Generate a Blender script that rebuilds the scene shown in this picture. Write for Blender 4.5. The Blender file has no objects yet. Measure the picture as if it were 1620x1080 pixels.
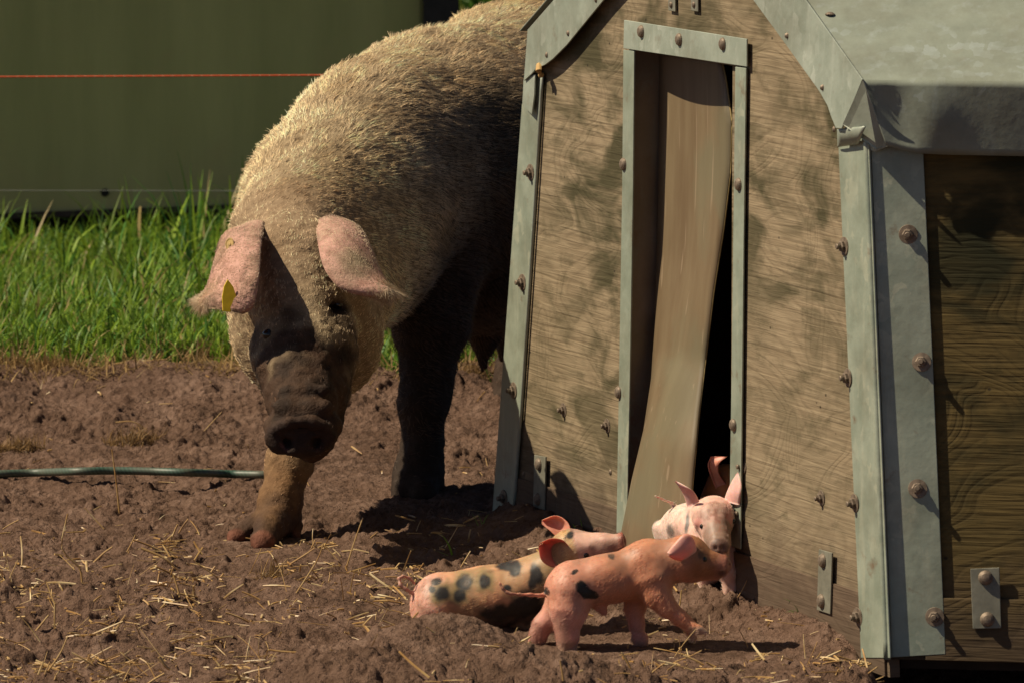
import bpy, math, random
import numpy as np
from mathutils import Vector, Matrix
R = math.radians
rng = np.random.default_rng(7)
random.seed(7)

# ------------------------------------------------------------ camera
CH, FPX, TILT = 1.75, 10000.0, 1200.0      # height, focal length and horizon offset in 1620-wide pixels
sc = bpy.context.scene
cam = bpy.data.cameras.new('camera')
cam.sensor_width = 36; cam.lens = 36 * math.hypot(FPX, 0) / 1620
cam.clip_start = 0.5; cam.clip_end = 2000
camo = bpy.data.objects.new('camera', cam); sc.collection.objects.link(camo)
pitch = math.atan2(TILT, FPX)
camo.location = (0, 0, CH); camo.rotation_euler = (R(90) - pitch, 0, 0)
cam.dof.use_dof = True; cam.dof.focus_distance = 11.25; cam.dof.aperture_fstop = 14
sc.camera = camo
sc.view_settings.view_transform = 'Standard'; sc.view_settings.look = 'None'
sc.view_settings.exposure = 0.27; sc.view_settings.gamma = 1.0

# ------------------------------------------------------------ light
L = Vector((0.63, 0.035, -0.77)).normalized()
w = bpy.data.worlds.new('World'); sc.world = w; w.use_nodes = True
nt = w.node_tree; nt.nodes.clear()
sky = nt.nodes.new('ShaderNodeTexSky'); sky.sky_type = 'NISHITA'; sky.sun_disc = False
sky.sun_elevation = math.asin(-L.z); sky.sun_rotation = math.atan2(-L.x, -L.y)
sky.air_density = 0.6; sky.dust_density = 2.5; sky.ozone_density = 0.4; sky.altitude = 1500
bg = nt.nodes.new('ShaderNodeBackground'); bg.inputs[1].default_value = 0.05
wo = nt.nodes.new('ShaderNodeOutputWorld')
nt.links.new(sky.outputs[0], bg.inputs[0]); nt.links.new(bg.outputs[0], wo.inputs[0])
sl = bpy.data.lights.new('sun', 'SUN'); sl.energy = 5.0; sl.angle = R(0.5); sl.color = (1.0, 0.88, 0.66)
so = bpy.data.objects.new('sun', sl); sc.collection.objects.link(so)
so.rotation_euler = L.to_track_quat('-Z', 'Y').to_euler(); so.location = (-8, 6, 8)

# ------------------------------------------------------------ geometry helpers
cp, sp = math.cos(pitch), math.sin(pitch)
FE = FPX / cp if False else FPX
def ray(px, py):
    """direction through a photo pixel, scaled so that y == 1"""
    u, v = (px - 810) / FE, (540 - py) / FE
    y = cp + v * sp; z = -sp + v * cp
    return np.array([u / y, 1.0, z / y])
def P(px, py, d): return np.array([0, 0, CH]) + ray(px, py) * d
def G(px, py, z=0.0):
    r = ray(px, py); return np.array([0, 0, CH]) + r * ((z - CH) / r[2])

def link(o, parent=None):
    sc.collection.objects.link(o)
    if parent is not None: o.parent = parent
    return o
def props(o, label=None, cat=None, group=None, kind=None):
    for k, v in (('label', label), ('category', cat), ('group', group), ('kind', kind)):
        if v: o[k] = v
    return o
def empty(name, loc, **k):
    o = bpy.data.objects.new(name, None); o.empty_display_size = 0.1
    o.location = loc; link(o); return props(o, **k)
def mesh_obj(name, V, F, mat, parent=None, base=(0, 0, 0), smooth=False, col=None, bevel=0, uv=None):
    me = bpy.data.meshes.new(name)
    V = np.asarray(V, dtype=np.float64) - np.asarray(base, dtype=np.float64)
    if isinstance(F, np.ndarray):
        nf, k = F.shape
        me.vertices.add(len(V)); me.vertices.foreach_set('co', V.astype(np.float32).ravel())
        me.loops.add(nf * k); me.loops.foreach_set('vertex_index', F.astype(np.int32).ravel())
        me.polygons.add(nf)
        me.polygons.foreach_set('loop_start', np.arange(0, nf * k, k, dtype=np.int32))
        me.polygons.foreach_set('loop_total', np.full(nf, k, dtype=np.int32))
        me.update(calc_edges=True); me.validate()
    else:
        me.from_pydata([tuple(v) for v in V], [], [tuple(f) for f in F]); me.update()
    if smooth: me.polygons.foreach_set('use_smooth', np.ones(len(me.polygons), dtype=bool))
    if col is not None:
        a = me.color_attributes.new('Col', 'FLOAT_COLOR', 'POINT')
        c = np.ones((len(V), 4), dtype=np.float32); c[:, :3] = col
        a.data.foreach_set('color', c.ravel())
    if uv is not None:
        ul = me.uv_layers.new(name='UVMap')
        idx = np.empty(len(me.loops), dtype=np.int32); me.loops.foreach_get('vertex_index', idx)
        ul.data.foreach_set('uv', np.asarray(uv, dtype=np.float32)[idx].ravel())
    if mat: me.materials.append(mat)
    o = bpy.data.objects.new(name, me); link(o, parent)
    if bevel:
        b = o.modifiers.new('bevel', 'BEVEL'); b.width = bevel; b.segments = 2; b.limit_method = 'ANGLE'
    return o

class MB:
    def __init__(s): s.V = []; s.F = []
    def add(s, V, F):
        n = len(s.V); s.V += [np.asarray(v, float) for v in V]; s.F += [tuple(i + n for i in f) for f in F]; return s
    def prism(s, poly, ext):
        poly = [np.asarray(p, float) for p in poly]; ext = np.asarray(ext, float); n = len(poly)
        V = poly + [p + ext for p in poly]
        F = [tuple(range(n)), tuple(range(2 * n - 1, n - 1, -1))]
        F += [(i, i + n, (i + 1) % n + n, (i + 1) % n) for i in range(n)]
        return s.add(V, F)
    def tube(s, pts, r, n=8):
        pts = [np.asarray(p, float) for p in pts]; m = len(pts); V = []; F = []
        rr = r if hasattr(r, '__len__') else [r] * m
        for i, p in enumerate(pts):
            t = pts[min(i + 1, m - 1)] - pts[max(i - 1, 0)]; t /= np.linalg.norm(t) + 1e-12
            a = np.cross(t, [0, 0, 1.0]);
            if np.linalg.norm(a) < 1e-3: a = np.cross(t, [0, 1.0, 0])
            a /= np.linalg.norm(a); b = np.cross(t, a)
            for k in range(n):
                q = 2 * math.pi * k / n; V.append(p + rr[i] * (a * math.cos(q) + b * math.sin(q)))
        for i in range(m - 1):
            for k in range(n):
                F.append((i * n + k, i * n + (k + 1) % n, (i + 1) * n + (k + 1) % n, (i + 1) * n + k))
        F.append(tuple(range(n - 1, -1, -1))); F.append(tuple(range((m - 1) * n, m * n)))
        return s.add(V, F)
    def obj(s, name, mat, parent=None, **k): return mesh_obj(name, np.array(s.V), s.F, mat, parent, **k)

# ---- gradient noise, 2-D and 3-D
_perm = rng.permutation(4096).astype(np.int64)
def _h(*c):
    v = np.zeros_like(c[0])
    for x in c: v = _perm[(v + x) & 4095]
    return v
def noise2(x, y, seed=0):
    xi = np.floor(x).astype(np.int64); yi = np.floor(y).astype(np.int64); xf = x - xi; yf = y - yi
    u = xf * xf * xf * (xf * (xf * 6 - 15) + 10); v = yf * yf * yf * (yf * (yf * 6 - 15) + 10)
    def g(i, j):
        a = _h(xi + i, yi + j, np.full_like(xi, seed)) * (2 * np.pi / 4096)
        return np.cos(a) * (xf - i) + np.sin(a) * (yf - j)
    return (g(0,0)*(1-u)+g(1,0)*u)*(1-v) + (g(0,1)*(1-u)+g(1,1)*u)*v
def noise3(p, seed=0):
    i0 = np.floor(p).astype(np.int64); f = p - i0; u = f * f * (3 - 2 * f); out = 0
    for a in (0, 1):
        for b in (0, 1):
            for c in (0, 1):
                hv = _h(i0[:,0]+a, i0[:,1]+b, i0[:,2]+c, np.full(len(p), seed)) / 2048.0 - 1
                out = out + hv * np.where(a, u[:,0], 1-u[:,0]) * np.where(b, u[:,1], 1-u[:,1]) * np.where(c, u[:,2], 1-u[:,2])
    return out
def sstep(a, b, x):
    t = np.clip((x - a) / (b - a), 0, 1); return t * t * (3 - 2 * t)

# ---- implicit bodies: tapered capsules and ellipsoids, smoothly joined, meshed with surface nets
class Body:
    def __init__(s, h): s.h = h; s.pr = []; s.cut = []
    def cone(s, a, b, ra, rb, k=0.03): s.pr.append(('c', np.array(a, float), np.array(b, float), ra, rb, k))
    def chain(s, pts, k=0.03):
        for (a, ra), (b, rb) in zip(pts[:-1], pts[1:]): s.cone(a, b, ra, rb, k)
    def ell(s, c, r, ax=None, k=0.03, cut=False):
        M = np.eye(3) if ax is None else np.array(ax, float)      # rows = axes
        (s.cut if cut else s.pr).append(('e', np.array(c, float), M, np.array(r, float), 0, k))
    @staticmethod
    def dist(q, p):
        if q[0] == 'c':
            _, a, b, ra, rb, _k = q; ab = b - a; t = np.clip(((p - a) @ ab) / max(ab @ ab, 1e-9), 0, 1)
            return np.linalg.norm(p - a - t[..., None] * ab, axis=-1) - (ra + (rb - ra) * t)
        _, c, M, r, _, _k = q; l = (p - c) @ M.T
        k0 = np.linalg.norm(l / r, axis=-1); k1 = np.linalg.norm(l / (r * r), axis=-1)
        return k0 * (k0 - 1) / np.maximum(k1, 1e-6)
    def bounds(s, q):
        if q[0] == 'c':
            m = max(q[3], q[4]); return np.minimum(q[1], q[2]) - m, np.maximum(q[1], q[2]) + m
        m = q[3].max(); return q[1] - m, q[1] + m
    def field(s, p):
        d = np.full(p.shape[:-1], 1.0)
        for q in s.pr:
            e = s.dist(q, p); k = q[5]; hh = np.clip(0.5 + 0.5 * (d - e) / k, 0, 1)
            d = d * (1 - hh) + e * hh - k * hh * (1 - hh)
        for q in s.cut:
            e = -s.dist(q, p); k = q[5]; hh = np.clip(0.5 - 0.5 * (d - e) / k, 0, 1)
            d = d * (1 - hh) + e * hh + k * hh * (1 - hh)
        return d
    def mesh(s):
        h = s.h; bs = [s.bounds(q) for q in s.pr]
        lo = np.min([b[0] for b in bs], axis=0) - 4 * h; hi = np.max([b[1] for b in bs], axis=0) + 4 * h
        n = np.ceil((hi - lo) / h).astype(int) + 1
        D = np.full(n, 1.0, dtype=np.float64)
        ax = [lo[i] + h * np.arange(n[i]) for i in range(3)]
        for lst, sub in ((s.pr, False), (s.cut, True)):
            for q in lst:
                k = q[5]; b0, b1 = s.bounds(q); pad = 2 * k + 3 * h
                if sub: pad = k + 2 * h
                i0 = np.clip(np.floor((b0 - pad - lo) / h).astype(int), 0, n); i1 = np.clip(np.ceil((b1 + pad - lo) / h).astype(int) + 1, 0, n)
                sl_ = tuple(slice(i0[i], i1[i]) for i in range(3))
                g = np.stack(np.meshgrid(*[ax[i][sl_[i]] for i in range(3)], indexing='ij'), -1)
                e = s.dist(q, g); d = D[sl_]
                if not sub:
                    hh = np.clip(0.5 + 0.5 * (d - e) / k, 0, 1); D[sl_] = d * (1 - hh) + e * hh - k * hh * (1 - hh)
                else:
                    e = -e; hh = np.clip(0.5 - 0.5 * (d - e) / k, 0, 1); D[sl_] = d * (1 - hh) + e * hh + k * hh * (1 - hh)
        S = D < 0
        # active cells
        c = np.zeros(np.array(n) - 1, dtype=np.int8)
        for a in (0, 1):
            for b in (0, 1):
                for e in (0, 1): c += S[a:n[0]-1+a, b:n[1]-1+b, e:n[2]-1+e]
        act = (c > 0) & (c < 8); idx = np.argwhere(act); vid = np.full(act.shape, -1, dtype=np.int64); vid[act] = np.arange(len(idx))
        acc = np.zeros((len(idx), 3)); cnt = np.zeros(len(idx))
        cor = [(a, b, e) for a in (0, 1) for b in (0, 1) for e in (0, 1)]
        for A in cor:
            for x in range(3):
                if A[x]: continue
                B = list(A); B[x] = 1
                va = D[idx[:,0]+A[0], idx[:,1]+A[1], idx[:,2]+A[2]]; vb = D[idx[:,0]+B[0], idx[:,1]+B[1], idx[:,2]+B[2]]
                m = (va < 0) != (vb < 0); t = np.where(m, va / np.where(m, va - vb, 1), 0)
                pt = np.tile(np.array(A, float), (len(idx), 1)); pt[:, x] += t
                acc[m] += pt[m]; cnt[m] += 1
        V = lo + h * (idx + acc / cnt[:, None])
        F = []
        for x in range(3):
            y, z = (x + 1) % 3, (x + 2) % 3
            sa = [slice(1, n[i] - 1) for i in range(3)]; sa[x] = slice(0, n[x] - 1); sb = list(sa); sb[x] = slice(1, n[x])
            A_, B_ = S[tuple(sa)], S[tuple(sb)]
            for m, flip in ((A_ & ~B_, False), (~A_ & B_, True)):
                e = np.argwhere(m); e[:, y] += 1; e[:, z] += 1
                def cell(dy, dz):
                    q = e.copy(); q[:, y] -= dy; q[:, z] -= dz; return vid[q[:,0], q[:,1], q[:,2]]
                f = np.stack([cell(1,1), cell(0,1), cell(0,0), cell(1,0)], 1)
                F.append(f[:, ::-1] if flip else f)
        F = np.concatenate(F)
        F = F[(F >= 0).all(1)]
        return V, F
def vnormals(V, F):
    N = np.zeros_like(V); fn = np.cross(V[F[:,2]] - V[F[:,0]], V[F[:,3]] - V[F[:,1]])
    for k in range(4): np.add.at(N, F[:,k], fn)
    return N / (np.linalg.norm(N, axis=1)[:, None] + 1e-12)

def bez(ctrl, t):
    """Catmull-Rom through ctrl, t in 0..1 (array)"""
    c = np.asarray(ctrl, float); n = len(c); c = np.vstack([2*c[0]-c[1], c, 2*c[-1]-c[-2]])
    s = np.clip(np.asarray(t) * (n - 1), 0, n - 1 - 1e-6); i = s.astype(int); f = (s - i)[..., None]
    a, b, d, e = c[i], c[i+1], c[i+2], c[i+3]
    return 0.5 * (2*b + (d-a)*f + (2*a-5*b+4*d-e)*f*f + (3*b-a-3*d+e)*f**3)
def ear_sheet(edgeA, edgeB, cup, thick, nu=20, nv=14, droop=None):
    """closed thin shell between two edge curves; cup pushes the middle along -cup direction vector"""
    t = np.linspace(0, 1, nu); A = bez(edgeA, t); B = bez(edgeB, t); v = np.linspace(0, 1, nv)
    M = A[:, None] * (1 - v)[None, :, None] + B[:, None] * v[None, :, None]
    M = M + (np.sin(np.pi * v)[None, :, None] ** 0.8) * np.asarray(cup)[None, None] * (0.35 + 0.65 * np.sin(np.pi * np.clip(t, 0, 1) * 0.75 + 0.35))[:, None, None]
    du = np.gradient(M, axis=0); dv = np.gradient(M, axis=1); N = np.cross(du, dv); N /= np.linalg.norm(N, axis=-1)[..., None] + 1e-12
    th = thick * (0.35 + 0.65 * np.sin(np.pi * v)[None, :, None] ** 0.5) * (1 - 0.5 * t)[:, None, None]
    T = np.concatenate([(M + N * th / 2).reshape(-1, 3), (M - N * th / 2).reshape(-1, 3)]); n = nu * nv; F = []
    for i in range(nu - 1):
        for j in range(nv - 1):
            a = i*nv+j; F.append((a, a+1, a+nv+1, a+nv)); F.append((n+a, n+a+nv, n+a+nv+1, n+a+1))
        for j, fl in ((0, 0), (nv-1, 1)):
            a = i*nv+j; q = (a, a+nv, n+a+nv, n+a); F.append(q if not fl else q[::-1])
    for i, fl in ((0, 1), (nu-1, 0)):
        for j in range(nv - 1):
            a = i*nv+j; q = (a, a+1, n+a+1, n+a); F.append(q[::-1] if not fl else q)
    side = np.concatenate([np.zeros(n), np.ones(n)]); tt = np.tile(np.repeat(t, nv), 2); vv = np.tile(np.tile(v, nu), 2)
    return T, np.array(F), tt, vv, side

# ------------------------------------------------------------ material helpers
class NT:
    def __init__(s, name):
        s.m = bpy.data.materials.new(name); s.m.use_nodes = True; s.t = s.m.node_tree; s.t.nodes.clear()
        s.out = s.t.nodes.new('ShaderNodeOutputMaterial'); s.b = s.n('ShaderNodeBsdfPrincipled')
        s.l(s.b.outputs[0], s.out.inputs[0])
    def n(s, k, **kw):
        x = s.t.nodes.new(k)
        for a, v in kw.items(): setattr(x, a, v)
        return x
    def l(s, a, b): s.t.links.new(a, b)
    def val(s, sock, v):
        if isinstance(v, (int, float)): sock.default_value = v
        elif isinstance(v, tuple): sock.default_value = v if len(v) == len(sock.default_value) else tuple(v) + (1,)
        else: s.l(v, sock)
    def co(s, kind='Object', scale=(1, 1, 1), rot=(0, 0, 0), loc=(0, 0, 0)):
        c = s.n('ShaderNodeTexCoord'); m = s.n('ShaderNodeMapping'); s.l(c.outputs[kind], m.inputs[0])
        m.inputs['Scale'].default_value = scale; m.inputs['Rotation'].default_value = rot; m.inputs['Location'].default_value = loc
        return m.outputs[0]
    def noise(s, vec, scale, detail=4, rough=0.55, dist=0.0):
        x = s.n('ShaderNodeTexNoise'); s.l(vec, x.inputs['Vector']); x.inputs['Scale'].default_value = scale
        x.inputs['Detail'].default_value = detail; x.inputs['Roughness'].default_value = rough; x.inputs['Distortion'].default_value = dist
        return x.outputs['Fac']
    def voro(s, vec, scale, feat='F1', out='Distance'):
        x = s.n('ShaderNodeTexVoronoi', feature=feat); s.l(vec, x.inputs['Vector']); x.inputs['Scale'].default_value = scale
        return x.outputs[out]
    def ramp(s, f, stops):
        x = s.n('ShaderNodeValToRGB'); s.l(f, x.inputs[0]); e = x.color_ramp.elements
        while len(e) < len(stops): e.new(0.5)
        for k, (p, c) in enumerate(stops):
            e[k].position = p; e[k].color = (c, c, c, 1) if isinstance(c, (int, float)) else tuple(c) + (1,)
        return x.outputs[0]
    def mix(s, f, a, b, mode='MIX'):
        x = s.n('ShaderNodeMix', data_type='RGBA', blend_type=mode); s.val(x.inputs[0], f); s.val(x.inputs[6], a); s.val(x.inputs[7], b)
        return x.outputs[2]
    def math(s, op, a, b=0.0):
        x = s.n('ShaderNodeMath', operation=op); s.val(x.inputs[0], a); s.val(x.inputs[1], b); return x.outputs[0]
    def bump(s, hgt, strength=0.3, dist=0.01, nrm=None):
        x = s.n('ShaderNodeBump'); s.l(hgt, x.inputs['Height']); x.inputs['Strength'].default_value = strength; x.inputs['Distance'].default_value = dist
        if nrm is not None: s.l(nrm, x.inputs['Normal'])
        return x.outputs[0]
    def set(s, **k):
        for a, v in k.items(): s.val(s.b.inputs[a.replace('_', ' ')], v)
        return s
def attr(n, name='Col'):
    a = n.n('ShaderNodeAttribute'); a.attribute_name = name; return a.outputs['Color']

def m_soil():
    n = NT('soil'); c = n.co()
    a = n.noise(c, 9, 5, 0.6); b = n.noise(c, 60, 5, 0.65); g = n.noise(c, 260, 3, 0.7)
    col = n.ramp(a, [(0.30, (0.125, 0.073, 0.048)), (0.5, (0.195, 0.117, 0.082)), (0.72, (0.27, 0.172, 0.126))])
    col = n.mix(n.ramp(b, [(0.35, 0.0), (0.62, 1.0)]), n.mix(1.0, col, (0.62, 0.58, 0.55), 'MULTIPLY'), col)
    zone = n.n('ShaderNodeAttribute'); zone.attribute_name = 'Col'
    sep = n.n('ShaderNodeSeparateColor'); n.l(zone.outputs['Color'], sep.inputs[0])
    col = n.mix(sep.outputs[0], col, (0.055, 0.062, 0.020))
    h = n.math('ADD', n.math('MULTIPLY', b, 1.0), n.math('MULTIPLY', g, 0.35))
    n.set(Base_Color=col, Roughness=0.95, Normal=n.bump(h, 1.0, 0.018)); n.b.inputs['Specular IOR Level'].default_value = 0.15
    return n.m
def m_attr(name, rough=0.7, spec=0.2, bs=300, bstr=0.3, bd=0.002, var=0.25, sss=0.0, vs=40):
    n = NT(name); c = n.co(); a = attr(n)
    v = n.noise(c, vs, 5, 0.6)
    col = n.mix(n.ramp(v, [(0.3, 0.0), (0.7, 1.0)]), n.mix(1.0, a, (1 - var, 1 - var * 1.1, 1 - var * 1.2), 'MULTIPLY'), a)
    n.set(Base_Color=col, Roughness=rough, Normal=n.bump(n.noise(c, bs, 4, 0.65), bstr, bd)); n.b.inputs['Specular IOR Level'].default_value = spec
    if sss:
        n.b.inputs['Subsurface Weight'].default_value = sss; n.b.inputs['Subsurface Radius'].default_value = (0.012, 0.004, 0.002); n.b.inputs['Subsurface Scale'].default_value = 0.6
    return n.m
def m_plain(name, col, rough=0.6, metal=0.0, var=0.3, vs=30, bstr=0.2, bs=120, bd=0.001, spec=0.4):
    n = NT(name); c = n.co(); v = n.noise(c, vs, 5, 0.6)
    cc = n.mix(n.ramp(v, [(0.3, 0.0), (0.7, 1.0)]), tuple(x * (1 - var) for x in col), tuple(min(1, x * (1 + var)) for x in col))
    n.set(Base_Color=cc, Roughness=rough, Metallic=metal, Normal=n.bump(n.noise(c, bs, 3), bstr, bd)); n.b.inputs['Specular IOR Level'].default_value = spec
    return n.m
def m_ply(name, pale, mid, dark, green, gamount=0.5, zmud=True, knots=()):
    n = NT(name)
    c0 = n.co('UV'); warp = n.noise(c0, 2.6, 2, 0.5)
    # growth-ring figure of rotary cut veneer: contour lines of a stretched, warped noise field
    c1 = n.co('UV', scale=(1.3, 2.4, 1)); field = n.noise(c1, 1.9, 2, 0.45, 0.9)
    lines = n.math('FRACT', n.math('MULTIPLY', field, 17.0))
    lines = n.ramp(lines, [(0.0, 0.0), (0.35, 1.0), (0.8, 0.75), (1.0, 0.0)])
    fib = n.noise(n.co('UV', scale=(3.5, 75, 1)), 1.6, 4, 0.65, 0.25)
    ribs = n.noise(n.co('UV', scale=(6, 120, 1)), 1.0, 2, 0.5, 0.7)
    for (ku, kv, ks) in knots:
        d = n.n('ShaderNodeVectorMath', operation='LENGTH'); mp = n.co('UV', scale=(1 / (ks * .45), 1 / (ks * 1.15), 1), loc=(-ku / (ks * .45), -kv / (ks * 1.15), 0)); n.l(n.mix(.35, mp, n.n('ShaderNodeTexNoise').outputs['Color'] if False else mp), d.inputs[0])
        dd = n.math('ADD', d.outputs['Value'], n.math('MULTIPLY', n.math('SUBTRACT', n.noise(c0, 9, 3), .5), .8))
        kr = n.ramp(n.math('FRACT', n.math('MULTIPLY', dd, 3.2)), [(0.0, 0.0), (0.3, 1.0), (0.8, .8), (1.0, 0.0)])
        lines = n.mix(n.ramp(dd, [(0.75, 1.0), (1.0, 0.0)]), lines, kr)
    base = n.mix(n.ramp(fib, [(0.3, 0.0), (0.7, 1.0)]), mid, pale)
    base = n.mix(n.math('MULTIPLY', n.math('SUBTRACT', 1.0, lines), 0.30), base, dark)
    base = n.mix(n.math('MULTIPLY', n.ramp(ribs, [(0.38, 1.0), (0.5, 0.0)]), 0.20), base, dark)
    st = n.noise(n.co('UV', scale=(1.6, 3.4, 1), rot=(0, 0, 0.35)), 3.0, 4, 0.55, 0.8)
    gate = n.ramp(n.noise(n.co('UV', loc=(9, 2, 0)), 1.6, 3, 0.5), [(0.40, 0.15), (0.60, 1.0)])
    base = n.mix(n.math('MULTIPLY', n.math('MULTIPLY', n.ramp(st, [(0.43, 0.0), (0.60, 1.0)]), gate), gamount), base, green)
    st2 = n.noise(n.co('UV', scale=(5.0, 9.0, 1), loc=(3.1, 1.7, 0)), 2.0, 5, 0.7, 0.3)
    base = n.mix(n.math('MULTIPLY', n.ramp(st2, [(0.52, 0.0), (0.66, 1.0)]), 0.5), base, green)
    spots = n.voro(n.co('UV', scale=(14, 19, 1)), 1.0)
    base = n.mix(n.math('MULTIPLY', n.ramp(spots, [(0.03, 1.0), (0.06, 0.0)]), 0.8), base, (0.02, 0.015, 0.01))
    if zmud:
        u = n.n('ShaderNodeSeparateXYZ'); n.l(c0, u.inputs[0])
        zz = n.math('ADD', u.outputs[1], n.math('MULTIPLY', n.math('SUBTRACT', n.noise(c0, 14, 4), 0.5), 0.22))
        base = n.mix(n.math('MULTIPLY', n.ramp(zz, [(0.04, 1.0), (0.19, 0.0)]), 0.65), base, (0.085, 0.055, 0.038))
    hh = n.math('ADD', n.math('MULTIPLY', lines, 0.25), n.math('ADD', n.math('MULTIPLY', ribs, 1.2), n.math('MULTIPLY', fib, 0.5)))
    n.set(Base_Color=base, Roughness=0.85, Normal=n.bump(hh, 0.55, 0.003)); n.b.inputs['Specular IOR Level'].default_value = 0.2
    return n.m
def m_galv(name, a, b, patch, rust=0.25, metal=0.35, rough=0.5):
    n = NT(name); c = n.co()
    wz = n.n('ShaderNodeTexNoise'); n.l(c, wz.inputs[0]); wz.inputs['Scale'].default_value = 40; nv_ = n.mix(0.03, n.co(scale=(1, 1, 0.6)), wz.outputs['Color'], 'ADD')
    v = n.noise(c, 14, 5, 0.6); sp_ = n.voro(nv_, 60, out='Color'); sg = n.n('ShaderNodeSeparateColor'); n.l(sp_, sg.inputs[0])
    col = n.mix(n.ramp(v, [(0.32, 0.0), (0.68, 1.0)]), a, b)
    pm = n.math('MULTIPLY', n.ramp(sg.outputs[0], [(0.70, 0.0), (0.95, 1.0)]), n.ramp(n.noise(c, 6, 3), [(0.48, 0.0), (0.58, 1.0)]))
    col = n.mix(n.math('MULTIPLY', pm, 0.45), col, patch)
    streak = n.noise(n.co(scale=(30, 30, 3)), 1.4, 5, 0.6)
    col = n.mix(n.math('MULTIPLY', n.ramp(streak, [(0.55, 0.0), (0.72, 1.0)]), 0.35), col, patch)
    rs = n.noise(n.co(loc=(5, 2, 1)), 16, 6, 0.7)
    col = n.mix(n.math('MULTIPLY', n.ramp(rs, [(0.60, 0.0), (0.74, 1.0)]), rust), col, (0.16, 0.075, 0.035))
    dirt = n.noise(n.co(loc=(1, 7, 3)), 5, 6, 0.7)
    col = n.mix(n.math('MULTIPLY', n.ramp(dirt, [(0.45, 0.0), (0.65, 1.0)]), 0.4), col, (0.13, 0.115, 0.075))
    n.set(Base_Color=col, Roughness=n.ramp(v, [(0.3, rough - 0.08), (0.7, rough + 0.12)]), Metallic=metal, Normal=n.bump(n.math('ADD', n.noise(c, 9, 3), n.math('MULTIPLY', n.noise(c, 90, 3), 0.15)), 0.25, 0.01))
    return n.m

M_SOIL = m_soil()
KN = ((1.47, 0.52, .13), (1.46, 0.66, .075), (.25, .33, .10), (1.38, .30, .08))     # metres along the wall and up it
M_PLY = m_ply('weathered_plywood', (0.305, 0.235, 0.152), (0.232, 0.171, 0.106), (0.115, 0.083, 0.048), (0.066, 0.056, 0.028), 1.0, knots=KN)
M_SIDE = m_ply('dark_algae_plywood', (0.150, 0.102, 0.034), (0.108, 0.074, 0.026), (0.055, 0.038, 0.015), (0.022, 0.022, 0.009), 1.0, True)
M_BOARD = m_ply('muddy_plywood', (0.19, 0.135, 0.09), (0.15, 0.10, 0.065), (0.07, 0.045, 0.03), (0.075, 0.06, 0.035), 0.6)
M_GALV = m_galv('galvanised_steel', (0.27, 0.30, 0.245), (0.36, 0.39, 0.325), (0.52, 0.54, 0.47), 0.45, 0.15, 0.42)
M_TRIM = m_galv('galvanised_trim', (0.24, 0.275, 0.215), (0.34, 0.37, 0.295), (0.50, 0.49, 0.37), 0.75, 0.15, 0.42)
M_ROOF = m_galv('roof_sheet', (0.205, 0.225, 0.180), (0.25, 0.272, 0.22), (0.34, 0.38, 0.37), 0.15, 0.15, 0.7)
M_JAMB = m_galv('brown_stained_steel', (0.16, 0.12, 0.085), (0.22, 0.175, 0.13), (0.20, 0.22, 0.18), 0.7)
M_BOLT = m_plain('rusty_bolt', (0.20, 0.15, 0.11), 0.6, 0.4, 0.5, 90)
M_PLATE = m_plain('dull_plate', (0.21, 0.20, 0.155), 0.6, 0.3, 0.25, 40)
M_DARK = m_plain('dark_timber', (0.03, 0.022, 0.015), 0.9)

# ------------------------------------------------------------ ground
WALL_A = G(780, 810)[:2]; WALL_B = G(1407, 1042)[:2]        # front wall foot line of the hut
wdir = (WALL_B - WALL_A); WLEN = np.linalg.norm(wdir); wdir = wdir / WLEN
wn = np.array([wdir[1], -wdir[0]]); wn = wn if wn[0] < 0 else -wn     # outward, to the camera's left
W3 = np.array([wdir[0], wdir[1], 0]); N3 = np.array([wn[0], wn[1], 0]); O3 = np.array([WALL_A[0], WALL_A[1], 0.0])
ua = R(-8); U3 = np.array([math.cos(ua), math.sin(ua), 0])              # hut length direction

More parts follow.
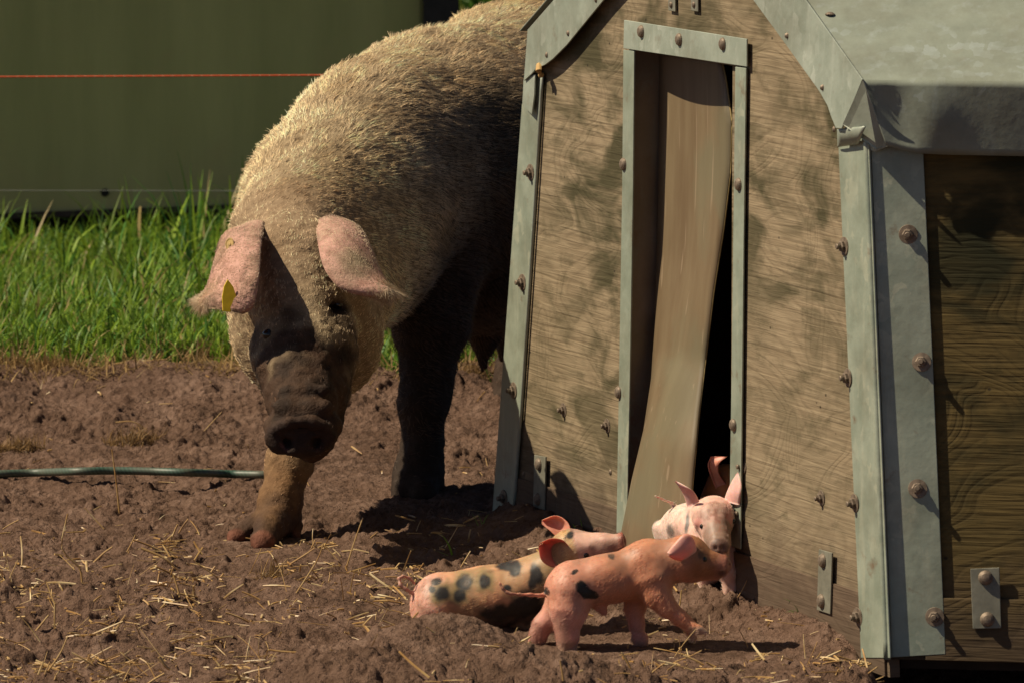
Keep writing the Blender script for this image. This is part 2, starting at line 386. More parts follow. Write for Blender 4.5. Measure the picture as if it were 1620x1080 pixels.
def gauss(x, y, cx, cy, sx, sy): return np.exp(-((x - cx) / sx) ** 2 - ((y - cy) / sy) ** 2)
def ground_z(x, y, fine=True):
    z = 0.012 * noise2(x * 1.7, y * 1.3, 1) * 2
    z = z + 0.080 * gauss(x, y, -0.09, 10.13, 0.12, 0.12) + 0.070 * gauss(x, y, -0.20, 9.93, 0.24, 0.2) + 0.035 * gauss(x, y, 0.06, 9.80, 0.2, 0.16)
    z = z + 0.03 * gauss(x, y, 0.03, 11.55, 0.09, 0.25) 
    z = z + 0.06 * sstep(12.7, 13.5, y) - 0.10 * sstep(14.2, 16.4, y)
    z = z * (1 - .9 * np.clip(gauss(x, y, .22, 10.40, .24, .14) * 1.6, 0, 1)) - .006 * gauss(x, y, -.43, 11.5, .1, .15) - .006 * gauss(x, y, .15, 10.4, .2, .12)
    s = (x - O3[0]) * wdir[0] + (y - O3[1]) * wdir[1]; o = (x - O3[0]) * wn[0] + (y - O3[1]) * wn[1]
    inside = sstep(0.0, 0.10, -o) * sstep(-0.1, 0.1, s)
    z = z - 0.012 * gauss(x, y, 0.36, 10.78, 0.10, 0.18) 
    z = z + 0.022 * np.exp(-(o / 0.07) ** 2) * sstep(-0.05, 0.1, s) * sstep(1.72, 1.55, s)
    z = z - 0.14 * sstep(0.56, 0.66, x) * sstep(11.0, 10.4, y)
    if fine:
        q = 1 - 0.85 * sstep(13.5, 13.9, y); q = q * (1 - 0.75 * sstep(2, 4, np.abs(x))) * (1 - 0.8 * sstep(9.3, 8.3, y))
        wx = x + 0.02 * noise2(x * 11, y * 11, 3); wy = y + 0.02 * noise2(x * 11, y * 11, 4)
        amp = 0.65 + 0.9 * np.clip(noise2(x * 2.1, y * 2.1, 9) + 0.35, 0, 1)
        f = -0.0035 + 0.024 * noise2(wx * 7, wy * 5, 5)
        f = f + 0.014 * (0.22 - np.abs(noise2(wx * 17, wy * 13, 6)))
        f = f - 0.012 * (0.15 - np.abs(noise2(wx * 38, wy * 30, 7)))
        f = f + 0.011 * (0.20 - np.abs(noise2(wx * 80, wy * 60, 8))) + 0.005 * (0.2 - np.abs(noise2(wx * 140, wy * 110, 14))) + 0.003 * noise2(x * 170, y * 120, 10)
        pit = noise2(wx * 13 + 5, wy * 9, 12); f = f + 0.008 * sstep(.20, .38, noise2(wx * 20, wy * 15, 13)) + 0.0035 * sstep(.18, .34, noise2(wx * 46, wy * 36, 15)) + .05 * np.clip(noise2(wx * 6, wy * 5, 16) + .1, 0, 1) * np.exp(-((y - 13.35) / .3) ** 2)
        z = z + f * q * amp * (1 - .75 * np.clip(gauss(x, y, .20, 10.38, .28, .14) * 1.7, 0, 1)) * (1 - .75 * np.clip(gauss(x, y, -.43, 11.52, .10, .12) * 1.5, 0, 1))
    return z
def gz(x, y, fine=True): return float(ground_z(np.array([x], float), np.array([y], float), fine)[0])

def axis(core0, core1, step, far):
    c = np.arange(core0, core1, step); out = []; s = step; p = core1
    while p < far: out.append(p); s *= 1.25; p += s
    lo = []; s = step; p = core0 - step
    while p > -far: lo.append(p); s *= 1.25; p -= s
    return np.concatenate([lo[::-1], c, out])
gx = axis(-1.25, 1.05, 0.0034, 260); gy = axis(9.5, 13.95, 0.0056, 260)
X, Y = np.meshgrid(gx, gy); V = np.stack([X.ravel(), Y.ravel(), ground_z(X.ravel(), Y.ravel())], 1)
nx, ny = len(gx), len(gy); I = np.arange(nx * ny).reshape(ny, nx)
F = np.stack([I[:-1, :-1].ravel(), I[:-1, 1:].ravel(), I[1:, 1:].ravel(), I[1:, :-1].ravel()], 1)
edge = 13.62 + 0.18 * noise2(V[:, 0] * 3, V[:, 0] * 0, 20)
gc = np.zeros((len(V), 3)); gc[:, 0] = sstep(0, 0.15, V[:, 1] - edge)
gc[:, 0] = np.maximum(gc[:, 0], sstep(5, 7, np.abs(V[:, 0])))
g = mesh_obj('ground', V, F, M_SOIL, smooth=True, col=gc); g['kind'] = 'structure'

# ------------------------------------------------------------ the pig hut
hut = empty('pig_hut', tuple(O3), label='weathered plywood pig hut with galvanised edge trims and a narrow doorway', cat='pig hut')
HB = tuple(O3)
def F_(px, py, off=0.0):
    """point on the front wall plane (offset outwards) seen at this pixel"""
    r = ray(px, py); o = O3 + N3 * off; t = ((o - [0, 0, CH]) @ N3) / (r @ N3); return np.array([0, 0, CH]) + r * t
Bc, Tc = F_(1407, 1042), F_(1374, 205)                       # corner fold of front and side wall
fold = (Tc - Bc); fold /= fold[2]                             # per metre of height
SN = np.cross(U3, fold); SN /= np.linalg.norm(SN)
if SN[1] > 0: SN = -SN
def S_(px, py, off=0.0):
    r = ray(px, py); o = Bc + SN * off; t = ((o - [0, 0, CH]) @ SN) / (r @ SN); return np.array([0, 0, CH]) + r * t
def uvF(V): V = np.asarray(V); return np.stack([(V - O3) @ W3, V[:, 2]], 1)
def uvS(V): V = np.asarray(V); return np.stack([(V - Bc) @ U3 + 5, V[:, 2]], 1)
def part(name, mb, mat, parent=hut, side=False, bevel=0.0008, smooth=False):
    V = np.array(mb.V); return mb.obj(name, mat, parent, base=HB, bevel=bevel, smooth=smooth, uv=(uvS if side else uvF)(V))
def sz(p): return ((p - O3) @ W3, p[2])
def W(s, z, off=0.0): return O3 + W3 * s + N3 * off + np.array([0, 0, z])

TH = 0.018
# left and right sloping edges of the front wall
Lb, Lt = sz(F_(784, 812)), sz(F_(846, 100)); Rb, Rt = sz(Bc), sz(Tc)
def Ls(z): return Lb[0] + (Lt[0] - Lb[0]) * (z - Lb[1]) / (Lt[1] - Lb[1])
def Rs(z): return Rb[0] + (Rt[0] - Rb[0]) * (z - Rb[1]) / (Rt[1] - Rb[1])
eaveR = sz(F_(1364, 126)); ridge1 = sz(F_(1274, 0)); kR = (ridge1[1] - eaveR[1]) / (ridge1[0] - eaveR[0])
eaveL = sz(F_(835, 47)); rl = sz(F_(876, 0)); kL = (rl[1] - eaveL[1]) / (rl[0] - eaveL[0])
rs_ = (eaveR[1] - kR * eaveR[0] - eaveL[1] + kL * eaveL[0]) / (kL - kR); rz_ = eaveL[1] + kL * (rs_ - eaveL[0])
# doorway
dl_t, dr_t = sz(F_(1003, 78)), sz(F_(1161, 104)); dl_b, dr_b = sz(F_(993, 850)), sz(F_(1154, 850))
dtop = dl_t[1]; DL = 0.5 * (dl_t[0] + dl_b[0]); DR = 0.5 * (dr_t[0] + dr_b[0]) ; dtop = 0.5 * (dl_t[1] + dr_t[1])
zb = -0.03
def roofz(s): return min(eaveL[1] + kL * (s - eaveL[0]), eaveR[1] + kR * (s - eaveR[0])) - 0.012
mb = MB(); bk = -N3 * TH
mb.prism([W(Ls(zb), zb), W(DL, zb), W(DL, roofz(DL)), W(Ls(eaveL[1]-.03), eaveL[1]-.03)], bk)
mb.prism([W(DR, zb), W(Rs(zb), zb), W(Rs(eaveR[1]-.03)-0.003, eaveR[1]-.03), W(rs_, rz_ - .02) if rs_ > DR else W(DR, roofz(DR)), W(DR, roofz(DR))], bk)
mb.prism([W(DL, dtop), W(DR, dtop), W(DR, roofz(DR)), W(rs_, rz_ - .02), W(DL, roofz(DL))] if DL < rs_ < DR else [W(DL, dtop), W(DR, dtop), W(DR, roofz(DR)), W(DL, roofz(DL))], bk)
front = part('front_panel', mb, M_PLY, bevel=0)
# lower boards under the seam
a1, a2 = sz(F_(826, 757)), sz(F_(976, 802)); b1, b2 = sz(F_(1184, 878)), sz(F_(1353, 931))
mb = MB(); mb.prism([W(Ls(zb)+.01, zb, .005), W(DL-.012, zb, .005), W(DL-.012, a2[1], .005), W(Ls(a1[1])+.01, a1[1], .005)], -N3*.0045)
part('lower_board', mb, M_BOARD, bevel=0.001); mb = MB(); mb.prism([W(DR+.012, zb, .005), W(Rs(zb)-.01, zb, .005), W(Rs(b2[1])-.01, b2[1], .005), W(DR+.012, b1[1], .005)], -N3*.0045)
part('lower_board', mb, M_BOARD, bevel=0.001)
# side panel
LEN = 2.1; ez = sz(F_(1364, 126))[1]
mb = MB(); zb2 = Bc[2] + 0.0
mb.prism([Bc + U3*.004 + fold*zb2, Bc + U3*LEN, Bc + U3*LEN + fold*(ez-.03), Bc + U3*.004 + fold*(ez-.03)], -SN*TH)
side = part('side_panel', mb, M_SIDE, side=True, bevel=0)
mb = MB()
p0, p1 = S_(1500, 945), S_(1620, 947); zs = p0[2]
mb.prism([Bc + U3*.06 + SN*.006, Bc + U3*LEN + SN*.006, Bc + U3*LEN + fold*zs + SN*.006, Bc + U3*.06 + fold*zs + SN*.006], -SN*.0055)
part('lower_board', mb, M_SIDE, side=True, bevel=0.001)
# left wall, back wall, floor (close the hut so that its inside is dark)
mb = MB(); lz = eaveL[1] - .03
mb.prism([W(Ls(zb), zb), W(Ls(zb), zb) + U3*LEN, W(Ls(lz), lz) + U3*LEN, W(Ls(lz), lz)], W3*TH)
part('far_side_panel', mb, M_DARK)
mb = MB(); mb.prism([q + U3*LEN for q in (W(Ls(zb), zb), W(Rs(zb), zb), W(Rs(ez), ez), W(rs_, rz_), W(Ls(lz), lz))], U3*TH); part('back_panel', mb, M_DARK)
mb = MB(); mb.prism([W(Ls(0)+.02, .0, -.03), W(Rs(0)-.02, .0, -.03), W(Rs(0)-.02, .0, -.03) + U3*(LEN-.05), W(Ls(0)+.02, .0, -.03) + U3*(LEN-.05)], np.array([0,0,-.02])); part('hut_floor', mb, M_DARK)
# roof sheets
mb = MB(); oh = 0.016
ea, eb = S_(1364, 126, .046), W(rs_, rz_, oh)
mb.prism([ea, ea + U3*(LEN+.1), eb + U3*(LEN+.1), eb], np.array([0, 0, -.003]))
roof = part('roof_sheet', mb, M_ROOF)
mb = MB(); ec = W(eaveL[0], eaveL[1], oh); mb.prism([ec, ec + U3*(LEN+.1), eb + U3*(LEN+.1), eb - W3*.001], np.array([0, 0, -.003])); part('roof_sheet', mb, M_ROOF)
# eave skirt with a dented corner (a bent sheet)
def roof_pt(px, py, out): return S_(px, py, out)
nu, nv = 46, 12; V = []; t0 = np.array(ea)
c_top = ea; Bs = S_(1402, 231, 0.034); Bs2 = S_(1452, 243, 0.032); Bs3 = S_(1620, 247, 0.022)
dU = LEN
Bs4 = Bs3 + U3 * (LEN - 0.35)
low = [Bs, S_(1425, 237, .03), Bs2, S_(1530, 245, .024), Bs3, Bs4]
lx_ = np.array([(q - Bs) @ U3 for q in low]); low = np.array(low)
for j in range(nv):
    v = j / (nv - 1)
    for i in range(nu):
        uu = (i / (nu - 1)) ** 1.8 * lx_[-1]
        b = np.array([np.interp(uu, lx_, low[:, k]) for k in range(3)]); a = ea + U3 * (uu + 0.0)
        q = a * (1 - v) + b * v
        dent = 0.012 * math.sin(math.pi * v) * (math.exp(-((uu - .10) / .035) ** 2) - 0.8 * math.exp(-((uu - .045) / .03) ** 2))
        q = q + SN * dent + SN * 0.002 * math.sin(uu * 40) * v; V.append(q)
F = [(j*nu+i, j*nu+i+1, (j+1)*nu+i+1, (j+1)*nu+i) for j in range(nv-1) for i in range(nu-1)]
mb = MB(); mb.add(V, F); sk = part('eave_skirt', mb, M_ROOF, roof, side=True, bevel=0, smooth=True)
sk.modifiers.new('thick', 'SOLIDIFY').thickness = 0.003
# verge trims on the front edge of the roof
vn = np.cross(eb - ea, F_(1326, 206, .030) - ea); vn /= np.linalg.norm(vn)
if vn @ N3 < 0: vn = -vn
def VP_(px, py, off=0.0):
    r = ray(px, py); o = ea + vn * (off - .038); t = ((o - [0, 0, CH]) @ vn) / (r @ vn); return np.array([0, 0, CH]) + r * t
def sheet(name, px, off, mat=M_GALV, parent=hut, th=0.003, plane=F_, extra=None):
    mb = MB(); mb.prism([plane(x, y, off) for x, y in px], -{F_: N3, S_: SN}.get(plane, vn) * th)
    return part(name, mb, mat, parent, bevel=0.0008, side=plane is S_)
vt = sheet('verge_trim', [(1364, 126), (1346, 170), (1331, 204), (1322, 203), (1315, 186), (1309, 168), (1296, 145), (1240, 67), (1191, 0), (1150, -56), (1234, -56), (1274, 0)], .041, plane=VP_)
vtl = sheet('verge_trim', [(829, 128), (835, 47), (876, 0), (925, -56), (1006, -56), (955, 0), (896, 72), (874, 94), (862, 103), (848, 109), (840, 118)], .020)
mb = MB(); q = [F_(829, 128, .020), F_(835, 47, .020)]; mb.prism([q[0], q[1], q[1] + U3*.2, q[0] + U3*.2], -W3*.002); part('return_fold', mb, M_GALV, vtl)
# bent corner flap of the verge: a triangular fold and a curled lip
mb = MB(); A, B, C, D = VP_(1365, 127, .044), S_(1402, 231, .028), S_(1385, 236, .028), VP_(1333, 197, .044)
mb.prism([A, D, (D*.6+C*.4), C, B], -N3 * .002)
mb.prism([ea - SN*.004, S_(1404, 232, .030), S_(1384, 240, .022), F_(1330, 222, .012)], -N3 * .002)  # backing sheet added behind the flap to block stray light slits
part('corner_flap', mb, M_GALV, vt, bevel=0)
V = []; 
for i in range(10):
    a = i / 9 * 1.5
    for j in range(8):
        t = j / 7; b = F_(1326 + (44 - 2 * i * .6) * t, 205 - 5 * t, .024 - 0.014 * (a / 1.5) ** 1.5 + .003 * math.sin(a * 2))
        V.append(b + np.array([0, 0, -0.028 * a / 1.5]) )
F = [(i*8+j, i*8+j+1, (i+1)*8+j+1, (i+1)*8+j) for i in range(9) for j in range(7)]
mb = MB(); mb.add(V, F); o = part('curled_lip', mb, M_GALV, vt, bevel=0, smooth=True); o.modifiers.new('t', 'SOLIDIFY').thickness = 0.002
# corner trims
trimR = sheet('corner_trim', [(1326, 228), (1374, 228), (1408, 1040), (1362, 1040)], .0065, M_TRIM)
mb = MB(); mb.prism([S_(1377, 205, .004), S_(1459, 205, .004), S_(1477, 600, .004), S_(1496, 1034, .004), S_(1411, 1039, .004)], SN * .0025)
trimS = part('corner_trim', mb, M_TRIM, side=True)
mb = MB(); pts = [Bc + fold * t + (N3 + SN) * 0.0035 for t in np.linspace(0, Tc[2] - Bc[2], 30)]
mb.tube(pts, 0.0062, 10); part('folded_edge', mb, M_TRIM, trimR, bevel=0, smooth=True)
trimL = sheet('corner_trim', [(779, 813), (812, 808), (827, 600), (858, 115), (838, 112), (826, 165)], .006, M_TRIM)
mb = MB(); mb.prism([F_(779, 813, .006), F_(826, 165, .006), F_(826, 165, .006) + U3*.12, F_(779, 813, .006) + U3*.12], -W3*.002); part('return_fold', mb, M_TRIM, trimL)
mb = MB(); mb.tube([F_(813 + (858-813)*t + 1.5*math.sin(t*3), 806 + (115-806)*t, .007) for t in np.linspace(0, 1, 24)], .0035, 8); part('folded_edge', mb, M_GALV, trimL, bevel=0, smooth=True)
sheet('torn_strip', [(828, 126), (846, 118), (845, 150), (841, 182), (826, 166)], .016, M_GALV, trimL)
mb = MB(); mb.tube([F_(853, 104, .02), F_(852, 112, .03), F_(856, 119, .02)], .006, 8); part('wood_splinter', mb, m_plain('splinter_wood', (.42, .26, .10)), trimL, bevel=0)
# door frame
df = sheet('door_header', [(987, 32), (1181, 62), (1181, 106), (986, 77)], .010, M_GALV)
jl = sheet('door_jamb', [(986, 79), (1003, 81), (1001, 300), (996, 600), (991, 846), (975, 842), (979, 600), (984, 300)], .008, M_TRIM)
jr = sheet('door_jamb', [(1163, 106), (1180, 108), (1176, 400), (1171, 868), (1153, 862), (1157, 600)], .008, M_TRIM)
mb = MB()
for (x0, y0, x1, y1, jj) in ((1003, 80, 993, 848, jl),):
    a, b = F_(x0, y0, .004), F_(x1, y1, .004); mb.prism([a, b, b - N3*.062, a - N3*.062], -W3*.003)
part('jamb_return', mb, M_JAMB, jl)
mb = MB(); a, b = F_(1163, 106, .004), F_(1155, 862, .004); mb.prism([a, b, b - N3*.05, a - N3*.05], W3*.003); part('jamb_return', mb, M_JAMB, jr)
mb = MB(); a, b = F_(1003, 79, .003), F_(1163, 104, .003); mb.prism([a, b, b - N3*.06, a - N3*.06], np.array([0,0,.003])); part('header_return', mb, M_JAMB, df)
# the hanging door flap
nF = NT('stained_rubber_flap'); c = nF.co(); v1 = nF.noise(nF.co(scale=(12, 12, 1.6)), 1.5, 5, 0.6); v2 = nF.noise(c, 5, 4)
cc = nF.mix(nF.ramp(v1, [(.35, 0.), (.65, 1.)]), (.14, .092, .048), (.195, .142, .080)); cc = nF.mix(nF.math('MULTIPLY', nF.ramp(v2, [(.45, 0.), (.6, 1.)]), .6), cc, (.15, .135, .08))
scr = nF.noise(nF.co(scale=(60, 60, 2.5), rot=(0.2, 0.15, 0)), 1.5, 2, .5); cc = nF.mix(nF.math('MULTIPLY', nF.ramp(scr, [(.66, 0.), (.70, 1.)]), .35), cc, (.38, .28, .19))
nF.set(Base_Color=cc, Roughness=0.55, Normal=nF.bump(v1, .15, .004)); M_FLAP = nF.m
ly = [80, 300, 500, 600, 680, 760, 850, 905]; lx = [1047, 1045, 1040, 1034, 1022, 1003, 985, 975]
ry = [80, 110, 180, 260, 350, 450, 650, 760, 850, 905]; rx = [1143, 1150, 1160, 1158, 1147, 1131, 1107, 1097, 1090, 1086]
oy = [80, 400, 560, 700, 850, 905]; oo = [-.05, -.045, -.035, .004, .028, .03]
V = []; nr, ncx = 60, 12
for i in range(nr):
    y = 80 + 825 * i / (nr - 1)
    xl, xr, of = np.interp(y, ly, lx), np.interp(y, ry, rx), np.interp(y, oy, oo)
    for j in range(ncx):
        t = j / (ncx - 1); V.append(F_(xl + (xr - xl) * t, y + 12 * t, of - .012 * math.sin(math.pi * t) * math.sin(y / 160) - .012 * t))
F = [(i*ncx+j, i*ncx+j+1, (i+1)*ncx+j+1, (i+1)*ncx+j) for i in range(nr-1) for j in range(ncx-1)]
mb = MB(); mb.add(V, F); fl = part('door_flap', mb, M_FLAP, bevel=0, smooth=True); fl.modifiers.new('t', 'SOLIDIFY').thickness = .005
fl['label'] = 'stained brown flexible flap hanging twisted in the doorway'
mb = MB(); mb.tube([np.array(V[i*ncx+ncx-1]) + N3*.002 for i in range(nr)], .0016, 6); part('flap_edge', mb, m_plain('yellowed_edge', (.36, .26, .10)), fl, bevel=0)

# bolts: built once for each kind, then copied
def lathe(prof, n=20):
    V = []; F = []
    for r, z in prof:
        for k in range(n): V.append((r * math.cos(2*math.pi*k/n), r * math.sin(2*math.pi*k/n), z))
    for i in range(len(prof) - 1):
        for k in range(n): F.append((i*n+k, i*n+(k+1) % n, (i+1)*n+(k+1) % n, (i+1)*n+k))
    F.append(tuple(range((len(prof)-1)*n, len(prof)*n))); return V, F
def bolt_mesh(kind):
    mb = MB()
    if kind == 'nut':
        mb.add(*lathe([(.0155, 0), (.0160, .001), (.0155, .0028), (.009, .0034), (.0088, .0036)], 24))
        mb.add(*[ [Vector(v) + Vector((.0008, 0, 0)) for v in q] if k == 0 else q for k, q in enumerate(lathe([(.0092, .003), (.0094, .010), (.0075, .0115)], 6))])
        mb.add(*lathe([(.0046, .010), (.0048, .020), (.0038, .0215)], 12))
    elif kind == 'round': mb.add(*lathe([(.0115, 0), (.0112, .002), (.0095, .0045), (.006, .0065), (.002, .0072)], 20))
    else: mb.add(*lathe([(.005, 0), (.0052, .001), (.0035, .0022), (.002, .0030)], 12))
    me = bpy.data.meshes.new('bolt'); me.from_pydata([tuple(v) for v in mb.V], [], mb.F); me.update(); me.materials.append(M_BOLT)
    return me
BM = {k: bolt_mesh(k) for k in ('nut', 'round', 'nail')}
def bolt(kind, px, py, off, parent, plane=F_, s=1.0, name='bolt'):
    o = bpy.data.objects.new(name, BM[kind]); link(o, parent)
    n = Vector(N3 if plane is F_ else SN); n = (n + Vector((random.uniform(-.08, .08), random.uniform(-.08, .08), random.uniform(-.1, .1)))).normalized()
    q = n.to_track_quat('Z', 'Y'); o.rotation_mode = 'QUATERNION'; o.rotation_quaternion = q @ Vector((0, 0, 1)).to_track_quat('Z', 'Y')
    o.location = Vector(plane(px, py, off)) - Vector(HB); o.scale = (s, s, s * (.72 if kind == 'nut' else 1)); return o
for x, y in ((1336, 390), (1342, 597), (1353, 795), (1358, 975)): bolt('nut', x, y, .0065, trimR)
for x, y in ((1437, 371), (1458, 572), (1452, 772), (1479, 975)): bolt('nut', x, y, .006, trimS, S_)
for x, y in ((840, 273), (827, 447), (813, 617), (798, 787)): bolt('nut', x, y, .006, trimL)
for x, y in ((892, 648), (961, 673), (1300, 787), (1176, 738), (1174, 812)): bolt('nut', x, y, .0, front, s=.85)
for x, y in ((966, 746), (829, 750), (1176, 812)): bolt('nail', x, y, .0, front, name='nail')
for x, y in ((1015, 50), (1075, 63), (1144, 70)): bolt('round', x, y, .010, df)
for x, y in ((987, 260), (979, 620)): bolt('round', x, y, .008, jl)
for x, y in ((1169, 292), (1161, 672)): bolt('round', x, y, .008, jr)
for x, y in ((1246, 57), (1302, 139)): bolt('nail', x, y, .041, vt, VP_, name='nail')
for x, y in ((899, 53), (865, 87), (943, 0)): bolt('nail', x, y, .020, vtl, name='nail')
bolt('nail', 1524, 235, .018, sk, S_, 1.3, 'nail')
o = bolt('nail', 1320, 205, .01, front, name='nail')
pr = eaveR[1] + .004; rp = ray(1313, 24)
rn = np.cross(U3, (eb - ea)); rn /= np.linalg.norm(rn); t = ((ea - [0, 0, CH]) @ rn) / (rp @ rn)
o = bpy.data.objects.new('nail', BM['nail']); link(o, roof); o.location = Vector(np.array([0, 0, CH]) + rp * t) - Vector(HB); o.scale = (1.6,)*3
def plate(px, offs, plane, bolts):
    pl = sheet('bracket_plate', px, offs, M_PLATE, hut, .003, plane)
    for x, y in bolts: bolt('round', x, y, offs, pl, plane, 1.05)
plate([(845, 719), (863, 722), (861, 806), (843, 801)], .009, F_, [(853, 734), (851, 789)])
plate([(1295, 868), (1316, 874), (1313, 971), (1292, 964)], .009, F_, [(1302, 886), (1300, 950)])
plate([(1535, 899), (1581, 897), (1584, 993), (1539, 994)], .010, S_, [(1559, 913), (1562, 979)])
for x in (1062, 1098):
    st = sheet('hinge_strap', [(x-5, -30), (x+5, -29), (x+6, 19), (x-5, 17)], .006, M_PLATE); bolt('round', x, 8, .006, st, s=.5)

# ------------------------------------------------------------ sow
M_SKIN = m_attr('sow_skin', 0.75, 0.2, 160, 0.6, 0.006, 0.45, vs=55)
SB = G(560, 790); SB[2] = 0
sow = empty('sow', tuple(SB), label='large muddy pale sow with drooping pink ears lowering her snout', cat='pig')
hd = np.array([-.39, -.92, 0]); hd /= np.linalg.norm(hd); rt = np.array([-hd[1]*-1, hd[0]*1, 0])   # rt: sow's right, image left
rt = np.array([hd[1], -hd[0], 0]);
if rt[0] > 0: rt = -rt
UP = np.array([0, 0, 1.0])
b = Body(0.0075)
AX = [hd, rt, UP]
b.ell((.19, 13.30, .62), (.36, .26, .285), AX, .08)
b.ell((.02, 12.90, .60), (.42, .275, .30), AX, .10)
b.ell((-.14, 12.52, .60), (.36, .24, .275), AX, .10)
b.ell((-.245, 12.25, .605), (.28, .205, .235), AX, .08)
b.ell((-.325, 12.05, .53), (.20, .19, .205), AX, .07)
b.cone((-.335, 12.02, .585), P(462, 385, 11.72), .160, .118, .06)
b.cone((-.33, 12.0, .50), P(490, 500, 11.66), .165, .115, .06)              # dewlap
b.ell(P(462, 430, 11.58), (.095, .11, .115), None, .05)                      # skull
b.ell(P(432, 515, 11.56), (.080, .11, .115), None, .05)                        # jowls
b.ell(P(533, 522, 11.54), (.084, .11, .120), None, .05)
b.cone(P(474, 430, 11.50), P(482, 570, 11.36), .092, .078, .045)
b.cone(P(482, 570, 11.36), P(478, 668, 11.22), .078, .054, .03)
b.cone(P(488, 610, 11.42), P(490, 690, 11.30), .08, .043, .03)              # lower jaw
b.ell(P(477, 686, 11.185), (.064, .028, .044), [[1,0,0],[0,.86,-.5],[0,.5,.86]], .012)   # snout disc
b.cone(P(436, 672, 11.2), P(518, 672, 11.2), .020, .020, .02)
for px in (455, 501): b.ell(P(px, 700, 11.158), (.012, .022, .011), None, .006, cut=True)
b.cone(P(400, 470, 11.50), P(432, 492, 11.44), .03, .03, .03)               # brows
b.cone(P(512, 462, 11.45), P(556, 460, 11.47), .03, .03, .03)
for q_ in range(16):
    an = 2 * math.pi * q_ / 16; an2 = 2 * math.pi * (q_ + 1) / 16
    e_ = lambda t: P(477, 690, 11.172) + np.array([.053 * math.cos(t), -.018 * -math.sin(t) * -1, .030 * math.sin(t)])
    b.cone(e_(an), e_(an2), .0085, .0085, .006)
for (x0, y0, x1, y1, dd, rr_) in ((440, 640, 515, 642, 11.185, .010), (448, 618, 512, 616, 11.205, .008), (470, 470, 500, 500, 11.37, .008)):
    b.cone(P(x0, y0, dd), P(x1, y1, dd), rr_, rr_, .018)
b.ell(P(530, 488, 11.385), (.020, .022, .010), None, .014, cut=True)
b.cone(P(428, 555, 11.40), P(455, 610, 11.31), .032, .028, .03)             # cheek ridges
b.cone(P(535, 520, 11.40), P(520, 610, 11.31), .032, .028, .03)
# forelegs
def leg(b, pts, k=.03): b.chain([(P(x, y, d), r) for x, y, d, r in pts], k)
leg(b, [(465, 480, 11.98, .12), (474, 610, 11.82, .058), (464, 690, 11.72, .039), (457, 735, 11.66, .035), (443, 795, 11.60, .034), (440, 815, 11.58, .034)])
leg(b, [(438, 820, 11.57, .032), (424, 838, 11.51, .024), (416, 857, 11.46, .0205)], .006)
leg(b, [(428, 818, 11.6, .027), (398, 835, 11.56, .0195), (371, 851, 11.53, .0155)], .006)
leg(b, [(460, 800, 11.63, .018), (468, 832, 11.60, .0115), (467, 850, 11.59, .0085)], .006)
leg(b, [(672, 400, 12.28, .13), (680, 510, 12.22, .070), (674, 600, 12.19, .046), (668, 640, 12.17, .043), (669, 700, 12.16, .032), (663, 742, 12.15, .040), (660, 762, 12.14, .049)])
leg(b, [(655, 760, 12.14, .038), (643, 778, 12.11, .026), (638, 786, 12.1, .020)], .012)
leg(b, [(665, 760, 12.13, .038), (670, 780, 12.09, .026), (670, 788, 12.08, .020)], .012)
leg(b, [(680, 750, 12.20, .026), (691, 775, 12.22, .014)], .012)
# hind legs
for sgn in (-1, 1):
    c0 = np.array([.16, 13.28, .45]) + rt * .13 * sgn
    st = hd * (.10 if sgn > 0 else -.12)
    b.chain([(c0, .17), (c0 + hd*.06 + st*.4 + [0,0,-.17], .10), (c0 - hd*.07 + st + [0,0,-.25], .052), (c0 - hd*.03 + st + [0,0,-.36], .036), (c0 + st + [0,0,-.42], .045)], .05)
# udder and teats
b.ell((-.02, 12.72, .335), (.32, .15, .09), AX, .06); b.ell((.10, 12.98, .32), (.25, .15, .10), AX, .06)
for px, py, d, s_ in ((764, 572, 12.62, 1.3), (728, 545, 12.55, .8), (700, 543, 12.7, .8), (795, 560, 12.85, .8), (760, 548, 12.9, .8)):
    c0 = P(px, py, d); b.cone(c0 + [0, 0, .05], c0 + [0, 0, -.004], .026 * s_, .009, .02); b.cone(c0, c0 + [0, 0, -.014 * s_], .008, .006, .006)
b.cone((-.10, 12.42, .60), (-.04, 12.45, .42), .21, .10, .07)
V, F = b.mesh(); V0 = V.copy(); N = vnormals(V, F)
